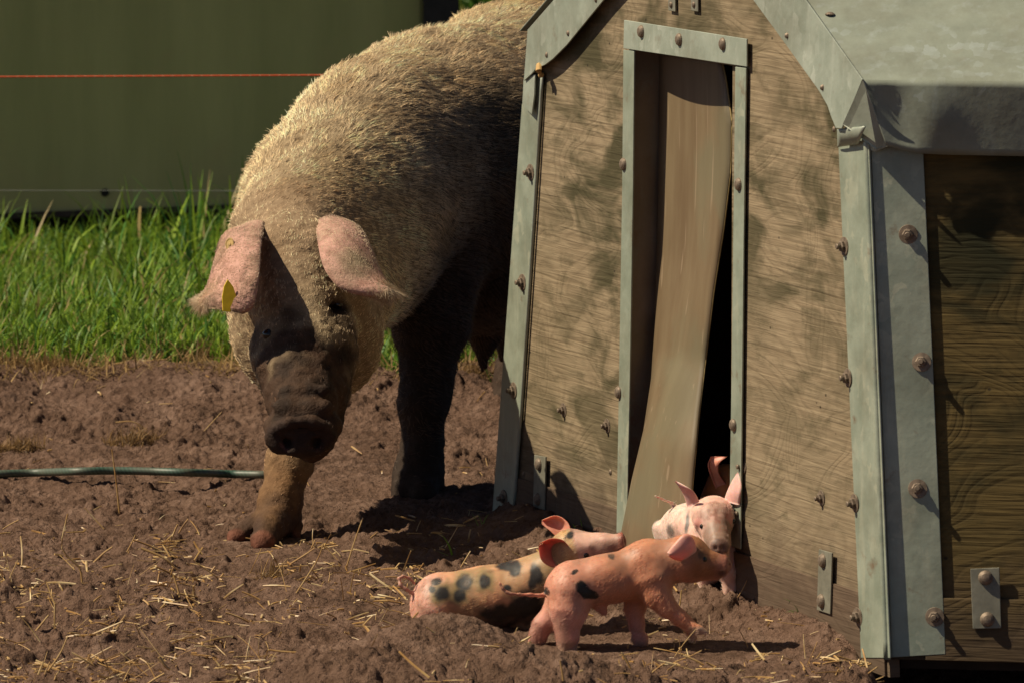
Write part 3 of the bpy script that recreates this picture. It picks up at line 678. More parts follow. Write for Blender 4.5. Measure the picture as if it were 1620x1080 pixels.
# skin folds behind the jaw and lumps of dried mud on the muzzle
dm = np.linalg.norm(V - P(482, 630, 11.27), axis=1)
V = V + N * (.004 * noise3(V * 45, 1) * sstep(.22, .08, dm) + .004 * noise3(V * 14, 2) + .0035 * noise3(V * 28, 4) * sstep(11.7, 11.5, V[:, 1]))[:, None]
V = V + N * (.0045 * np.abs(noise3(V * 75, 3)) + .003 * np.abs(noise3(V * 160, 5)) * sstep(.20, .10, dm))[:, None]
def cmix(c, col, m): return c * (1 - m[:, None]) + np.array(col) * m[:, None]
def sow_col(V):
    c = np.tile(np.array([.50, .375, .228]), (len(V), 1))
    nz = noise3(V * 9, 11); nf = noise3(V * 30, 12)
    c = cmix(c, (.36, .25, .13), sstep(-.1, .6, nz) * .5)
    c = cmix(c, (.40, .22, .14), sstep(.28, .12, np.linalg.norm(V - P(470, 385, 11.55), axis=1)) * .3)
    m = sstep(.20, .115, np.linalg.norm((V - P(490, 668, 11.25)) * [1.1, .7, .95], axis=1) + .05 * nf + .03 * nz + .015 * noise3(V * 90, 13))
    c = cmix(c, (.095, .050, .028), m)
    dk = sstep(.0, .5, noise3(V * 34, 61) + .5 * noise3(V * 80, 62)); c = cmix(c, (.040, .022, .013), m * dk * .75)
    for ex, ey in ((530, 488), (422, 532)): c = cmix(c, (.045, .024, .016), sstep(.038, .014, np.linalg.norm((V - P(ex, ey, 11.40)) * [1, .5, 1.25], axis=1) + .008 * nf) * .9)
    c = cmix(c, (.26, .12, .045), sstep(.030, .012, np.linalg.norm((V - P(508, 530, 11.36)) * [1, .5, .8], axis=1) + .01 * nf) * .7)
    c = cmix(c, (.020, .012, .009), sstep(.030, .012, np.linalg.norm((V - P(528, 572, 11.34)) * [1, .5, .6], axis=1) + .012 * nf) * .85)
    m = sstep(.075, .03, np.linalg.norm(V - P(455, 545, 11.34), axis=1) + .02 * nf); c = cmix(c, (.13, .075, .045), m * .6)
    low = sstep(.40, .10, V[:, 2] + .06 * nz) * sstep(-.33, -.30, -np.abs(V[:, 0] + .4) * 0 - .30 * 1.0) if False else sstep(.30, .05, V[:, 2] + .05 * nz + .03 * nf)
    lm = low * (V[:, 1] > 11.42); c = cmix(c, (.29, .145, .058), lm * .9)
    foot = sstep(.095, .03, V[:, 2] + .03 * nf); c = cmix(c, (.085, .045, .030), foot * .85)
    toe = sstep(.035, .02, np.linalg.norm(V - P(415, 860, 11.44), axis=1)) + sstep(.032, .020, np.linalg.norm(V - P(369, 852, 11.51), axis=1)) + sstep(.022, .014, np.linalg.norm(V - P(467, 852, 11.58), axis=1)) * .6; c = cmix(c, (.34, .13, .08), np.clip(toe, 0, 1) * .85)
    nd = sstep(.075, .055, np.linalg.norm((V - P(477, 694, 11.165)) * [1, 1.3, 1.5], axis=1)); c = cmix(c, (.050, .027, .020), nd)
    for px in (452, 503): c = cmix(c, (.30, .12, .11), sstep(.012, .007, np.linalg.norm(V - P(px, 704, 11.155), axis=1)))
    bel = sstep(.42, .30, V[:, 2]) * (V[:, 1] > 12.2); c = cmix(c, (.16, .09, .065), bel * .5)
    flank = sstep(-.9, .3, noise3(V * 4 + 7, 15)) * sstep(11.85, 12.2, V[:, 1]) * sstep(.90, .70, V[:, 2] + .04 * nz) * sstep(-.20, -.04, V[:, 0] + .35 * (12.6 - V[:, 1])); c = cmix(c, (.060, .040, .023), flank * .92); under = sstep(.62, .42, V[:, 2] + .05 * nz) * sstep(11.85, 12.1, V[:, 1]); c = cmix(c, (.055, .034, .022), under * .85)  # shade painted into the coat: darker on flank, chest and underside
    return c
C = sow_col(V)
# ears
def EP(l): return [P(*q) for q in l]
earL = ear_sheet(EP([(418, 352, 11.53), (414, 385, 11.37), (411, 430, 11.29), (407, 462, 11.27), (400, 487, 11.27), (384, 497, 11.28)]),
                 EP([(388, 358, 11.60), (352, 372, 11.52), (337, 420, 11.44), (326, 455, 11.40), (311, 476, 11.36), (320, 490, 11.34)]), np.array([-.006, -.026, .010]), .0065)
earR = ear_sheet(EP([(500, 352, 11.52), (503, 385, 11.38), (513, 425, 11.30), (538, 456, 11.27), (580, 470, 11.27), (612, 473, 11.29)]),
                 EP([(528, 342, 11.58), (568, 358, 11.52), (590, 398, 11.44), (606, 435, 11.38), (622, 456, 11.32), (628, 462, 11.30)]), np.array([.010, -.030, .012]), .0065)
Vs, Fs, Cs = [V], [F], [C]; earinfo = []
for (T, FF, tt, vv, sd) in (earL, earR):
    T = T + (np.array([0, -1, .3]) * ((.0028 * noise3(T * 38, 21) + .0016 * noise3(T * 95, 22)) * (.6 + 1.2 * tt))[:, None])
    n0 = sum(len(v) for v in Vs); nz = noise3(T * 60, 17); n2 = noise3(T * 22, 18)
    c = np.tile(np.array([.58, .33, .27]), (len(T), 1)); c = cmix(c, (.50, .33, .23), sstep(-.2, .5, n2) * .5 + sstep(.25, 0, tt) * .4)
    c = cmix(c, (.25, .14, .10), sstep(.15, .6, noise3(T * 130, 19) + n2 * .5) * .6); c = cmix(c, (.20, .12, .085), sstep(.35, .8, nz + n2 * .4) * .7); c = cmix(c, (.30, .24, .14), sstep(.88, 1.0, tt) * .7)
    Vs.append(T); Fs.append(FF + n0); Cs.append(c); earinfo.append((T, FF))
c = Cs[-1]; T = earR[0]; Cs[-1] = cmix(c, (.22, .18, .11), sstep(.055, .012, np.linalg.norm((T - P(558, 425, 11.33)) * [1, .6, .8], axis=1) + .012 * noise3(T * 70, 23)) * .85)
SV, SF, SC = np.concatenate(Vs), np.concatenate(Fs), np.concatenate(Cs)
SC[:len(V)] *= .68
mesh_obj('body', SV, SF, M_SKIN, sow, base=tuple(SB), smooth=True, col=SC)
M_EYE = m_plain('dark_eye', (.012, .008, .006), .12, 0, .2, spec=.6)
def ball(name, c, r, mat, parent, base, sq=(1, 1, 1), n=14):
    V = []; F = []
    for i in range(n + 1):
        for j in range(2 * n):
            a, q = math.pi * i / n, math.pi * j / n; V.append(np.array(c) + r * np.array([math.sin(a)*math.cos(q), math.sin(a)*math.sin(q), math.cos(a)]) * sq)
    for i in range(n):
        for j in range(2 * n): F.append((i*2*n+j, (i+1)*2*n+j, (i+1)*2*n+(j+1) % (2*n), i*2*n+(j+1) % (2*n)))
    return mesh_obj(name, np.array(V), F, mat, parent, base=base, smooth=True)
from mathutils.bvhtree import BVHTree
def caster(V, F):
    t_ = BVHTree.FromPolygons([tuple(v) for v in V], [tuple(f) for f in F]); return lambda x, y: t_.ray_cast(Vector((0, 0, CH)), Vector(ray(x, y)).normalized())[:2]
cb = caster(V, F)
for x, y in ((424, 530), (534, 482)):
    h_, n_ = cb(x, y); ball('eye', np.array(h_) + [0, .006, 0], .0105, M_EYE, sow, tuple(SB))
# ear tags
ce = caster(earL[0], earL[1]); TG = ce(362, 468)[0][1] - .004; h2 = np.array(ce(364, 387)[0]) + [0, -.005, 0.001]
M_TAGY = m_plain('yellow_plastic', (.85, .60, .02), .5, 0, .15, 60); M_TAGB = m_plain('tan_button', (.50, .34, .13), .6, 0, .3, 120)
mb = MB(); nn = np.array([0.12, -1, .1]); nn /= np.linalg.norm(nn)
mb.prism([P(x, y, TG) for x, y in ((360, 442), (369, 454), (375, 474), (372, 488), (367, 481), (364, 494), (352, 492), (351, 470), (354, 453))], -nn * -.004 * -1 * -1)
o = mb.obj('ear_tag', M_TAGY, sow, base=tuple(SB), bevel=.0008); o['label'] = 'torn yellow plastic flag tag'
V_, F_x = lathe([(.0115, 0), (.0118, .001), (.0112, .0028), (.0095, .003), (.009, .0022), (.003, .0022), (.0028, .0035)], 20)
q = Vector((-.45, -1, .25)).normalized().to_track_quat('Z', 'Y'); c0 = h2
o = mesh_obj('ear_tag', np.array([np.array(q @ Vector(v)) * [.75, 1, 1] + c0 for v in V_]), F_x, M_TAGB, sow, base=tuple(SB)); o['label'] = 'round tan button tag'

# ---- hair
def hair(name, V, F, C, count, length, radius, comb, parent, base, lift=.45, keep=None, mat=None, seg=4, jit=.35, colmul=1.25, lenfn=None):
    tri = np.concatenate([F[:, [0, 1, 2]], F[:, [0, 2, 3]]]); a, b_, c = V[tri[:,0]], V[tri[:,1]], V[tri[:,2]]
    cr = np.cross(b_ - a, c - a); ar = np.linalg.norm(cr, axis=1); 
    if keep is not None: ar = ar * keep((a + b_ + c) / 3)
    pr_ = ar / ar.sum(); k = rng.choice(len(tri), count, p=pr_)
    r1 = np.sqrt(rng.random(count)); r2 = rng.random(count); w0, w1, w2 = 1 - r1, r1 * (1 - r2), r1 * r2
    p = a[k]*w0[:,None] + b_[k]*w1[:,None] + c[k]*w2[:,None]; n = cr[k] / (np.linalg.norm(cr[k], axis=1)[:,None] + 1e-12)
    col = C[tri[k, 0]] * w0[:,None] + C[tri[k,1]] * w1[:,None] + C[tri[k,2]] * w2[:,None]
    cd = comb(p); 
    clump = np.stack([noise3(p * 26, 31), noise3(p * 26, 32), noise3(p * 26, 33)], 1) * jit * 1.3 + np.stack([noise3(p * 9, 34), noise3(p * 9, 35), noise3(p * 9, 36)], 1) * jit * 1.8
    cd = cd + clump + rng.normal(0, jit * .35, (count, 3))
    cd = cd - n * (cd * n).sum(1)[:,None]; cd /= np.linalg.norm(cd, axis=1)[:,None] + 1e-9
    ln = length * (.55 + .7 * rng.random(count)) * (lenfn(p) if lenfn else 1)
    t = np.linspace(0, 1, seg)
    lf = lift * (.6 + .8 * rng.random(count))
    pts = p[:,None] - n[:,None]*.001 + ln[:,None,None] * (cd[:,None] * t[None,:,None] + n[:,None] * (lf[:,None,None] * (t * (1 - .45 * t))[None,:,None])) + np.array([0,0,-1.])[None,None] * (ln[:,None,None] * .12 * (t**2)[None,:,None])
    hc = bpy.data.hair_curves.new(name); hc.add_curves([seg] * count)
    hc.attributes['position'].data.foreach_set('vector', (pts - np.array(base)).astype(np.float32).ravel())
    ra = hc.attributes.new('radius', 'FLOAT', 'POINT') if 'radius' not in hc.attributes else hc.attributes['radius']
    ra.data.foreach_set('value', np.tile(radius * np.linspace(1, .25, seg), count).astype(np.float32))
    bright = colmul * (.60 + .7 * rng.random(count) + .45 * np.clip(noise3(p * 30, 37), -.7, .7)); cc = np.ones((count, seg, 4), np.float32); cc[:, :, :3] = np.clip(col * bright[:, None], 0, .85)[:, None]
    ca = hc.attributes.new('Col', 'FLOAT_COLOR', 'POINT'); ca.data.foreach_set('color', cc.ravel())
    hc.materials.append(mat); o = bpy.data.objects.new(name, hc); link(o, parent); return o
nH = NT('hair'); nH.set(Base_Color=attr(nH), Roughness=.45); nH.b.inputs['Specular IOR Level'].default_value = .35; M_HAIR = nH.m
def comb_sow(p):
    back = -hd * 1.0 + np.array([0, 0, -.25]); d = np.tile(back, (len(p), 1))
    f = sstep(11.75, 11.5, p[:, 1])[:, None]
    d = d * (1 - f) + np.array([0.0, .55, .8]) * f * (1 - 0) ; 
    side_ = ((p - np.array([-.2, 12.4, 0])) @ rt)[:, None] * rt * .9
    return d + side_ * (1 - f)
def keep_sow(p):
    dm = np.linalg.norm((p - P(485, 655, 11.25)), axis=1)
    return (.06 + .94 * sstep(.09, .22, dm)) * (.08 + .92 * sstep(.05, .13, p[:, 2])) * (.25 + .75 * sstep(.12, .35, p[:, 2])) * np.where(p[:, 1] > 13.0, .4, 1.0)
def len_sow(p): return .35 + .65 * sstep(11.5, 12.0, p[:, 1]) * (.5 + .5 * sstep(.25, .5, p[:, 2])) + .15 * sstep(.7, .9, p[:, 2])
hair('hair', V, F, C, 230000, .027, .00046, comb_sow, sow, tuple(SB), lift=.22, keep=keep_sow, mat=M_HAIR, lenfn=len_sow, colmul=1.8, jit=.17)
for k, (T, FF) in enumerate(earinfo):
    tip = P(316, 482, 11.35) if k == 0 else P(620, 465, 11.29)
    hair('hair', T, FF, np.tile(np.array([.55, .42, .28]), (len(T), 1)), 6500, .016, .00030, lambda p, s_=(-1 if k == 0 else 1): np.tile(np.array([.35*s_, -.1, -.9]), (len(p), 1)), sow, tuple(SB), lift=.5,
         keep=lambda p, tip=tip: .25 + 2.2 * sstep(.06, .0, np.linalg.norm(p - tip, axis=1)), mat=M_HAIR, colmul=1.0, jit=.5, lenfn=lambda p, tip=tip: .5 + 1.1 * sstep(.05, .0, np.linalg.norm(p - tip, axis=1)))

# ------------------------------------------------------------ piglets
M_PIG = m_attr('piglet_skin', 0.5, 0.35, 500, 0.15, 0.0008, 0.18, sss=0.45, vs=70)
def piglet(name_label, base, build, color, ears, eyes, tail, comb, nhair=34000, hl=.0085, tailr=.0036):
    root = empty('piglet', tuple(base), label=name_label, cat='piglet', group='piglets playing in front of the hut')
    b = Body(0.0026); build(b)
    pts = bez(np.array(tail), np.linspace(0, 1, 9)); rr = np.linspace(tailr, tailr * .35, 9)
    b.chain([(p, r) for p, r in zip(pts, np.maximum(rr, .0022))], .004)
    V, F = b.mesh(); N = vnormals(V, F)
    V = V + N * (.0004 * noise3(V * 90, 41) + .0009 * noise3(V * 38, 42))[:, None]
    V = V + N * (.0003 * np.abs(noise3(V * [130, 60, 45], 48)))[:, None]
    cv = color(V); dirt = sstep(.15, .55, noise3(V * 28, 52) + .35 * noise3(V * 90, 53) + sstep(.06, .0, V[:, 2]) * .45); cv = cmix(cv, (.20, .125, .085), dirt * .4)
    Vs, Fs, Cs = [V], [F], [cv]
    for (eA, eB, cup, th, ec, ic) in ears:
        T, FF, tt, vv, sd = ear_sheet(eA, eB, np.array(cup), th, 16, 10)
        n0 = sum(len(v) for v in Vs); cc = np.tile(np.array(ec), (len(T), 1))
        cc = cmix(cc, ic, sd * sstep(.1, .5, np.sin(np.pi * vv)) * .8); Vs.append(T); Fs.append(FF + n0); Cs.append(cc)
    SV, SF, SC = np.concatenate(Vs), np.concatenate(Fs), np.concatenate(Cs)
    mesh_obj('body', SV, SF, M_PIG, root, base=tuple(base), smooth=True, col=SC)
    cbp = caster(V, F)
    for c, r in eyes:
        x, y = c[0] / c[1] * FE + 810, (CH - c[2]) / c[1] * FE - 660; h_ = cbp(x, y)[0]
        if h_ is not None and abs(h_[1] - c[1]) < .012: c = np.array(h_) + [0, r * .45, 0]
        ball('eye', c, r * .85, M_EYE, root, tuple(base), n=8)
    hair('hair', V, F, np.clip(SC[:len(V)] * 1.1, 0, .8), nhair, hl, .00016, comb, root, tuple(base), keep=lambda p: sstep(.006, .010, np.min(np.linalg.norm(p[:, None] - pts[None, 2:], axis=2), axis=1)) + 1e-4, lift=.25, mat=M_HAIR, colmul=1.3, jit=.25, seg=3)
    return root
px1 = 1 / 961.0
def Q(x, y, d, r): return (P(x, y, d), r)
def spots(V, c, lst, col=(.02, .016, .014), soft=.35, squash=1.0):
    for x, y, d, rx_, ry_, ang in lst:
        q = P(x, y, d); a = (V - q); ca, sa = math.cos(ang), math.sin(ang)
        u_ = (a[:, 0] * ca + a[:, 2] * sa) / rx_; v_ = (-a[:, 0] * sa + a[:, 2] * ca) / ry_
        r_ = np.sqrt(u_**2 + v_**2) + .22 * noise3(V * 120, 51)
        near = sstep(.035, .02, V[:, 1] - d)          # the patch lies on this flank only
        c = cmix(c, col, sstep(1 + soft, 1 - soft, r_) * near)
    return c

# --- ginger piglet trotting right
DA = 10.36
def buildA(b):
    b.ell(P(905, 930, DA), (.044, .040, .041), None, .02)
    b.cone(P(912, 921, DA), P(1010, 904, DA + .01), .037, .040, .015)
    b.ell(P(960, 917, DA), (.05, .040, .038), None, .015)
    b.ell(P(1020, 902, DA + .015), (.044, .039, .045), None, .015)
    b.cone(P(1030, 892, DA + .01), P(1078, 884, DA + .0), .041, .034, .02)
    b.ell(P(1088, 881, DA), (.036, .032, .037), None, .015)
    b.cone(P(1098, 884, DA - .004), P(1132, 893, DA - .006), .029, .0165, .012)
    b.cone(P(1130, 889, DA - .006), P(1143, 893, DA - .008), .0165, .0150, .008)
    b.ell(P(1147, 893, DA - .008), (.0055, .015, .0165), None, .004)
    b.cone(P(1100, 902, DA), P(1134, 908, DA - .005), .018, .0085, .010)      # jaw
    for dd in (-.006, .005): b.ell(P(1152, 892, DA - .008 + dd), (.004, .0028, .0034), None, .002, cut=True)
    # near hind leg
    b.chain([Q(903, 938, DA - .016, .037), Q(900, 965, DA - .024, .030), Q(897, 990, DA - .028, .0185), Q(898, 1008, DA - .03, .0158), Q(897, 1020, DA - .03, .0150)], .012)
    b.chain([Q(893, 1020, DA - .036, .0100), Q(890, 1037, DA - .044, .0070)], .0025); b.chain([Q(903, 1020, DA - .034, .0100), Q(907, 1038, DA - .042, .0070)], .0025)
    # far hind leg
    b.chain([Q(895, 945, DA + .022, .034), Q(875, 975, DA + .03, .020), Q(858, 988, DA + .03, .0145), Q(852, 1005, DA + .03, .0125), Q(850, 1022, DA + .03, .012)], .012)
    # near foreleg, stepping forward
    b.chain([Q(1035, 920, DA - .012, .033), Q(1040, 940, DA - .02, .022), Q(1056, 960, DA - .026, .0150), Q(1076, 977, DA - .03, .0112), Q(1091, 988, DA - .03, .0105)], .012)
    b.chain([Q(1092, 988, DA - .034, .0088), Q(1106, 995, DA - .038, .0072), Q(1117, 1000, DA - .040, .0042)], .0025)
    b.chain([Q(1089, 989, DA - .028, .0088), Q(1094, 1001, DA - .026, .0068), Q(1099, 1009, DA - .026, .0042)], .0025)
    # far foreleg
    b.chain([Q(1010, 930, DA + .03, .030), Q(1004, 962, DA + .035, .0155), Q(1007, 985, DA + .035, .0112), Q(1012, 1010, DA + .035, .0100)], .012)
    for dx in (-4, 5): b.chain([Q(1012 + dx, 1008, DA + .03, .0095), Q(1014 + dx, 1018, DA + .028, .007)], .004)
    b.cone(P(950, 958, DA), P(956, 968, DA), .010, .006, .01)
def colA(V):
    c = np.tile(np.array([.54, .235, .135]), (len(V), 1)); n = noise3(V * 25, 43)
    px = V[:, 0] / V[:, 1] * FE + 810; py = (CH - V[:, 2]) / V[:, 1] * FE - 660
    c = cmix(c, (.62, .29, .20), sstep(975, 905, px + 10 * n) * .85)
    c = cmix(c, (.68, .34, .27), sstep(955, 990, py + 8 * n) * .9)
    c = cmix(c, (.62, .26, .15), sstep(1020, 1060, px) * sstep(925, 945, py))
    c = cmix(c, (.30, .125, .055), sstep(1078, 1112, px + 10 * n) * .85 * sstep(925, 915, py))
    c = cmix(c, (.30, .12, .085), sstep(1132, 1145, px) * .85 * sstep(925, 915, py))
    c = cmix(c, (.10, .05, .035), sstep(.010, .006, np.linalg.norm((V - P(1142, 903, DA - .016)), axis=1)) * .8)
    c = cmix(c, (.50, .36, .27), sstep(997, 1003, py) * sstep(1090, 1098, px) * .8); c = cmix(c, (.30, .19, .13), sstep(1020, 1030, py) * .7); c = cmix(c, (.09, .045, .03), sstep(.009, .005, np.linalg.norm(V - P(1110, 877, DA - .03), axis=1)) * .7)
    return spots(V, c, [(922, 930, DA - .04, .009, .014, .5), (932, 940, DA - .045, .015, .009, -.35), (967, 881, DA - .03, .007, .0045, -.6), (909, 899, DA - .0, .006, .003, .5), (864, 932, DA, .006, .006, 0)], soft=.12)
eA = [([P(1094, 886, DA - .024), P(1078, 887, DA - .036), P(1064, 883, DA - .043), P(1056, 877, DA - .046)], [P(1100, 868, DA - .022), P(1095, 849, DA - .034), P(1082, 844, DA - .042), P(1066, 860, DA - .046), P(1055, 874, DA - .047)], (.008, -.004, .0), .0045, (.70, .36, .29), (.72, .38, .32))]
def combR(p): return np.tile(np.array([-1, 0, -.35]), (len(p), 1))
pa = G(960, 1020); piglet('ginger piglet with black blotches trotting right with one forefoot stretched out', pa, buildA, colA, eA, [(P(1111, 878, DA - .0255), .0058), (P(1113, 878, DA + .022), .0055)],
       [P(866, 938, DA), P(856, 941, DA - .01), P(835, 940, DA - .02), P(810, 939, DA - .03), P(799, 934, DA - .03), P(790, 922, DA - .03)], combR)

# --- spotted piglet behind it
DB = 10.56
def buildB(b):
    b.ell(P(692, 958, DB - .0), (.046, .044, .048), None, .02)
    b.cone(P(705, 948, DB), P(830, 936, DB), .046, .050, .02)
    b.ell(P(775, 946, DB), (.065, .050, .050), None, .02)
    b.cone(P(835, 928, DB), P(890, 893, DB - .012), .048, .038, .02)
    b.ell(P(902, 876, DB - .02), (.036, .034, .036), [[.9, 0, .3], [0, 1, 0], [-.3, 0, .9]], .015)
    b.cone(P(908, 868, DB - .025), P(955, 862, DB - .04), .032, .0185, .015)
    b.cone(P(950, 861, DB - .04), P(978, 857, DB - .05), .0175, .0135, .01)
    b.ell(P(983, 856, DB - .052), (.0055, .0145, .0150), None, .004)
    for dd in (-.006, .005): b.ell(P(988, 855, DB - .052 + dd), (.004, .0028, .0034), None, .002, cut=True)
    b.cone(P(915, 888, DB - .02), P(968, 872, DB - .045), .020, .009, .012)
    b.cone(P(914, 862, DB - .046), P(932, 862, DB - .05), .009, .007, .010)
    b.chain([Q(690, 965, DB - .02, .036), Q(672, 1000, DB - .02, .02), Q(668, 1020, DB - .02, .013)], .014)
    b.chain([Q(700, 965, DB + .02, .036), Q(715, 1000, DB + .02, .02), Q(712, 1018, DB + .02, .013)], .014)
    b.chain([Q(836, 950, DB - .01, .030), Q(832, 985, DB - .005, .016), Q(831, 1008, DB, .012)], .014)
    b.chain([Q(850, 950, DB + .03, .030), Q(862, 985, DB + .035, .016), Q(866, 1006, DB + .04, .012)], .014)
def colB(V):
    c = np.tile(np.array([.64, .34, .19]), (len(V), 1)); n = noise3(V * 30, 44)
    px = V[:, 0] / V[:, 1] * FE + 810; py = (CH - V[:, 2]) / V[:, 1] * FE - 660
    c = cmix(c, (.68, .36, .27), sstep(720, 670, px + 12 * n))
    c = cmix(c, (.33, .22, .11), sstep(-.1, .5, n + .25) * sstep(700, 730, px) * .55)
    c = cmix(c, (.36, .25, .13), sstep(815, 850, px + 10 * n) * .8)
    c = cmix(c, (.70, .43, .34), sstep(900, 912, px - (py - 860) * .3))
    c = cmix(c, (.58, .36, .17), sstep(14, 6, np.abs(px - 898 - (py - 860) * .3)) * .8)
    c = cmix(c, (.42, .24, .18), sstep(945, 965, px + 8 * n) * .6); c = cmix(c, (.42, .14, .10), sstep(976, 982, px) * .8)
    halo = [(700, 936, DB - .03, .022, .020, 0), (735, 920, DB - .03, .020, .018, 0), (767, 917, DB - .03, .018, .019, 0), (728, 940, DB - .04, .015, .017, 0)]
    c = spots(V, c, halo, (.30, .21, .10), .4)
    c = spots(V, c, [(700, 936, DB - .03, .0125, .0125, 0), (735, 920, DB - .03, .0135, .012, 0), (767, 917, DB - .03, .0095, .0115, 0), (728, 941, DB - .04, .0105, .0115, 0), (684, 926, DB - .0, .006, .005, 0), (691, 915, DB, .011, .005, .3),
                     (806, 893, DB - .01, .022, .006, .15), (815, 900, DB - .03, .010, .012, 0), (850, 908, DB - .04, .010, .018, .3), (843, 920, DB - .04, .008, .012, 0), (802, 930, DB - .05, .008, .006, 0), (902, 842, DB - .02, .007, .005, .5)], (.030, .026, .024), soft=.28)
    c = spots(V, c, [(800, 972, DB - .04, .052, .024, .12), (835, 960, DB - .04, .030, .030, 0)], (.022, .018, .015), soft=.35)
    return c
eB = [([P(892, 897, DB - .05), P(872, 896, DB - .060), P(856, 884, DB - .066), P(852, 862, DB - .066)], [P(902, 872, DB - .05), P(892, 855, DB - .062), P(872, 851, DB - .068), P(853, 859, DB - .068)], (.012, .030, .0), .004, (.60, .24, .16), (.42, .13, .09)),
      ([P(884, 852, DB + .00), P(872, 840, DB + .004), P(862, 832, DB + .01), P(857, 828, DB + .012)], [P(905, 846, DB - .01), P(898, 826, DB - .0), P(880, 815, DB + .01), P(858, 822, DB + .012)], (.0, .018, .0), .004, (.64, .27, .19), (.66, .30, .22))]
pb = G(760, 1010); piglet('pink and tan piglet with round dark spots resting its chin on the ginger one', pb, buildB, colB, eB, [(P(926, 871, DB - .0555), .0062), (P(930, 862, DB + .0), .0055)],
       [P(662, 940, DB), P(654, 938, DB - .01), P(645, 933, DB - .02), P(633, 924, DB - .02), P(632, 912, DB - .015), P(645, 912, DB - .01), P(656, 922, DB - .005)], combR)

# --- white piglet facing the camera in front of the door
def buildC(b):
    b.ell(P(1128, 815, 10.79), (.037, .042, .034), None, .015)
    b.cone(P(1130, 826, 10.77), P(1136, 856, 10.73), .031, .021, .014)
    b.cone(P(1135, 850, 10.735), P(1138, 862, 10.715), .0195, .0165, .008)
    b.ell(P(1138, 864, 10.705), (.0165, .006, .0150), [[1, 0, 0], [0, .95, -.3], [0, .3, .95]], .004)
    for dx in (-5, 5): b.ell(P(1138 + dx, 866, 10.699), (.0030, .004, .0036), None, .002, cut=True)
    b.cone(P(1128, 862, 10.78), P(1140, 878, 10.73), .024, .012, .012)
    b.ell(P(1107, 826, 10.762), (.008, .008, .006), None, .006)
    b.cone(P(1128, 850, 10.83), P(1080, 838, 10.93), .040, .042, .02)
    b.ell(P(1092, 836, 10.90), (.036, .06, .044), None, .02)
    b.ell(P(1135, 880, 10.83), (.036, .03, .036), None, .02)
    b.chain([Q(1118, 885, 10.85, .024), Q(1119, 915, 10.87, .0135), Q(1118, 935, 10.87, .0115)], .012)
    b.chain([Q(1148, 880, 10.82, .026), Q(1152, 905, 10.80, .0145), Q(1155, 925, 10.80, .0120)], .012)
    for x, y, d in ((1118, 935, 10.87), (1155, 925, 10.80)):
        for dx in (-5, 5): b.chain([Q(x + dx, y, d - .005, .008), Q(x + dx * 1.2, y + 14, d - .012, .006)], .004)
    b.chain([Q(1072, 838, 10.95, .034), Q(1052, 846, 10.93, .016), Q(1045, 838, 10.93, .010), Q(1042, 834, 10.93, .009)], .01)
    b.chain([Q(1080, 850, 10.96, .03), Q(1072, 890, 10.95, .015), Q(1070, 925, 10.94, .011)], .01)
def colC(V):
    c = np.tile(np.array([.74, .46, .38]), (len(V), 1)); n = noise3(V * 40, 45)
    c = cmix(c, (.84, .64, .55), sstep(10.84, 10.88, V[:, 1]) * .7)
    d = np.linalg.norm((V - P(1140, 848, 10.73)), axis=1) + .006 * n; c = cmix(c, (.26, .165, .12), sstep(.043, .024, d) * .9)
    d = np.linalg.norm((V - P(1139, 866, 10.70)) * [1, 1, 1.1], axis=1); c = cmix(c, (.13, .07, .055), sstep(.021, .016, d) * .9)
    c = cmix(c, (.33, .12, .08), sstep(.12, .5, noise3(V * 160, 46)) * sstep(.05, .02, np.linalg.norm(V - P(1130, 818, 10.75), axis=1)) * .6)
    c = cmix(c, (.42, .26, .19), sstep(.04, .015, V[:, 2]) * .5)
    for e in ((1107, 826, 10.755), (1155, 819, 10.757)): c = cmix(c, (.62, .26, .22), sstep(.013, .007, np.linalg.norm(V - P(*e), axis=1)) * .7)
    return spots(V, c, [(1086, 822, 10.88, .0035, .018, -.15), (1060, 836, 10.9, .006, .010, .2)], (.16, .13, .12), soft=.4)
def combF(p): return np.tile(np.array([-.1, .6, .5]), (len(p), 1))
eC = [([P(1088, 802, 10.82), P(1083, 785, 10.81), P(1076, 772, 10.80), P(1069, 761, 10.79)], [P(1106, 793, 10.775), P(1098, 778, 10.765), P(1086, 769, 10.765), P(1070, 760, 10.78)], (-.002, -.003, .0), .004, (.80, .50, .44), (.80, .46, .42)),
      ([P(1146, 790, 10.815), P(1151, 776, 10.80), P(1159, 759, 10.79), P(1168, 746, 10.78)], [P(1170, 798, 10.765), P(1172, 780, 10.755), P(1173, 765, 10.76), P(1169, 746, 10.775)], (-.002, -.003, .0), .004, (.80, .50, .44), (.80, .46, .42))]
pc = G(1125, 940); piglet('white piglet with muddy snout facing forward, ears up, by the doorway', pc, buildC, colC, eC, [(P(1107.5, 827, 10.7555), .0052), (P(1156, 819, 10.7585), .0055)],
       [P(1068, 800, 10.94), P(1062, 795, 10.93), P(1050, 790, 10.92), P(1037, 784, 10.91)], combF)

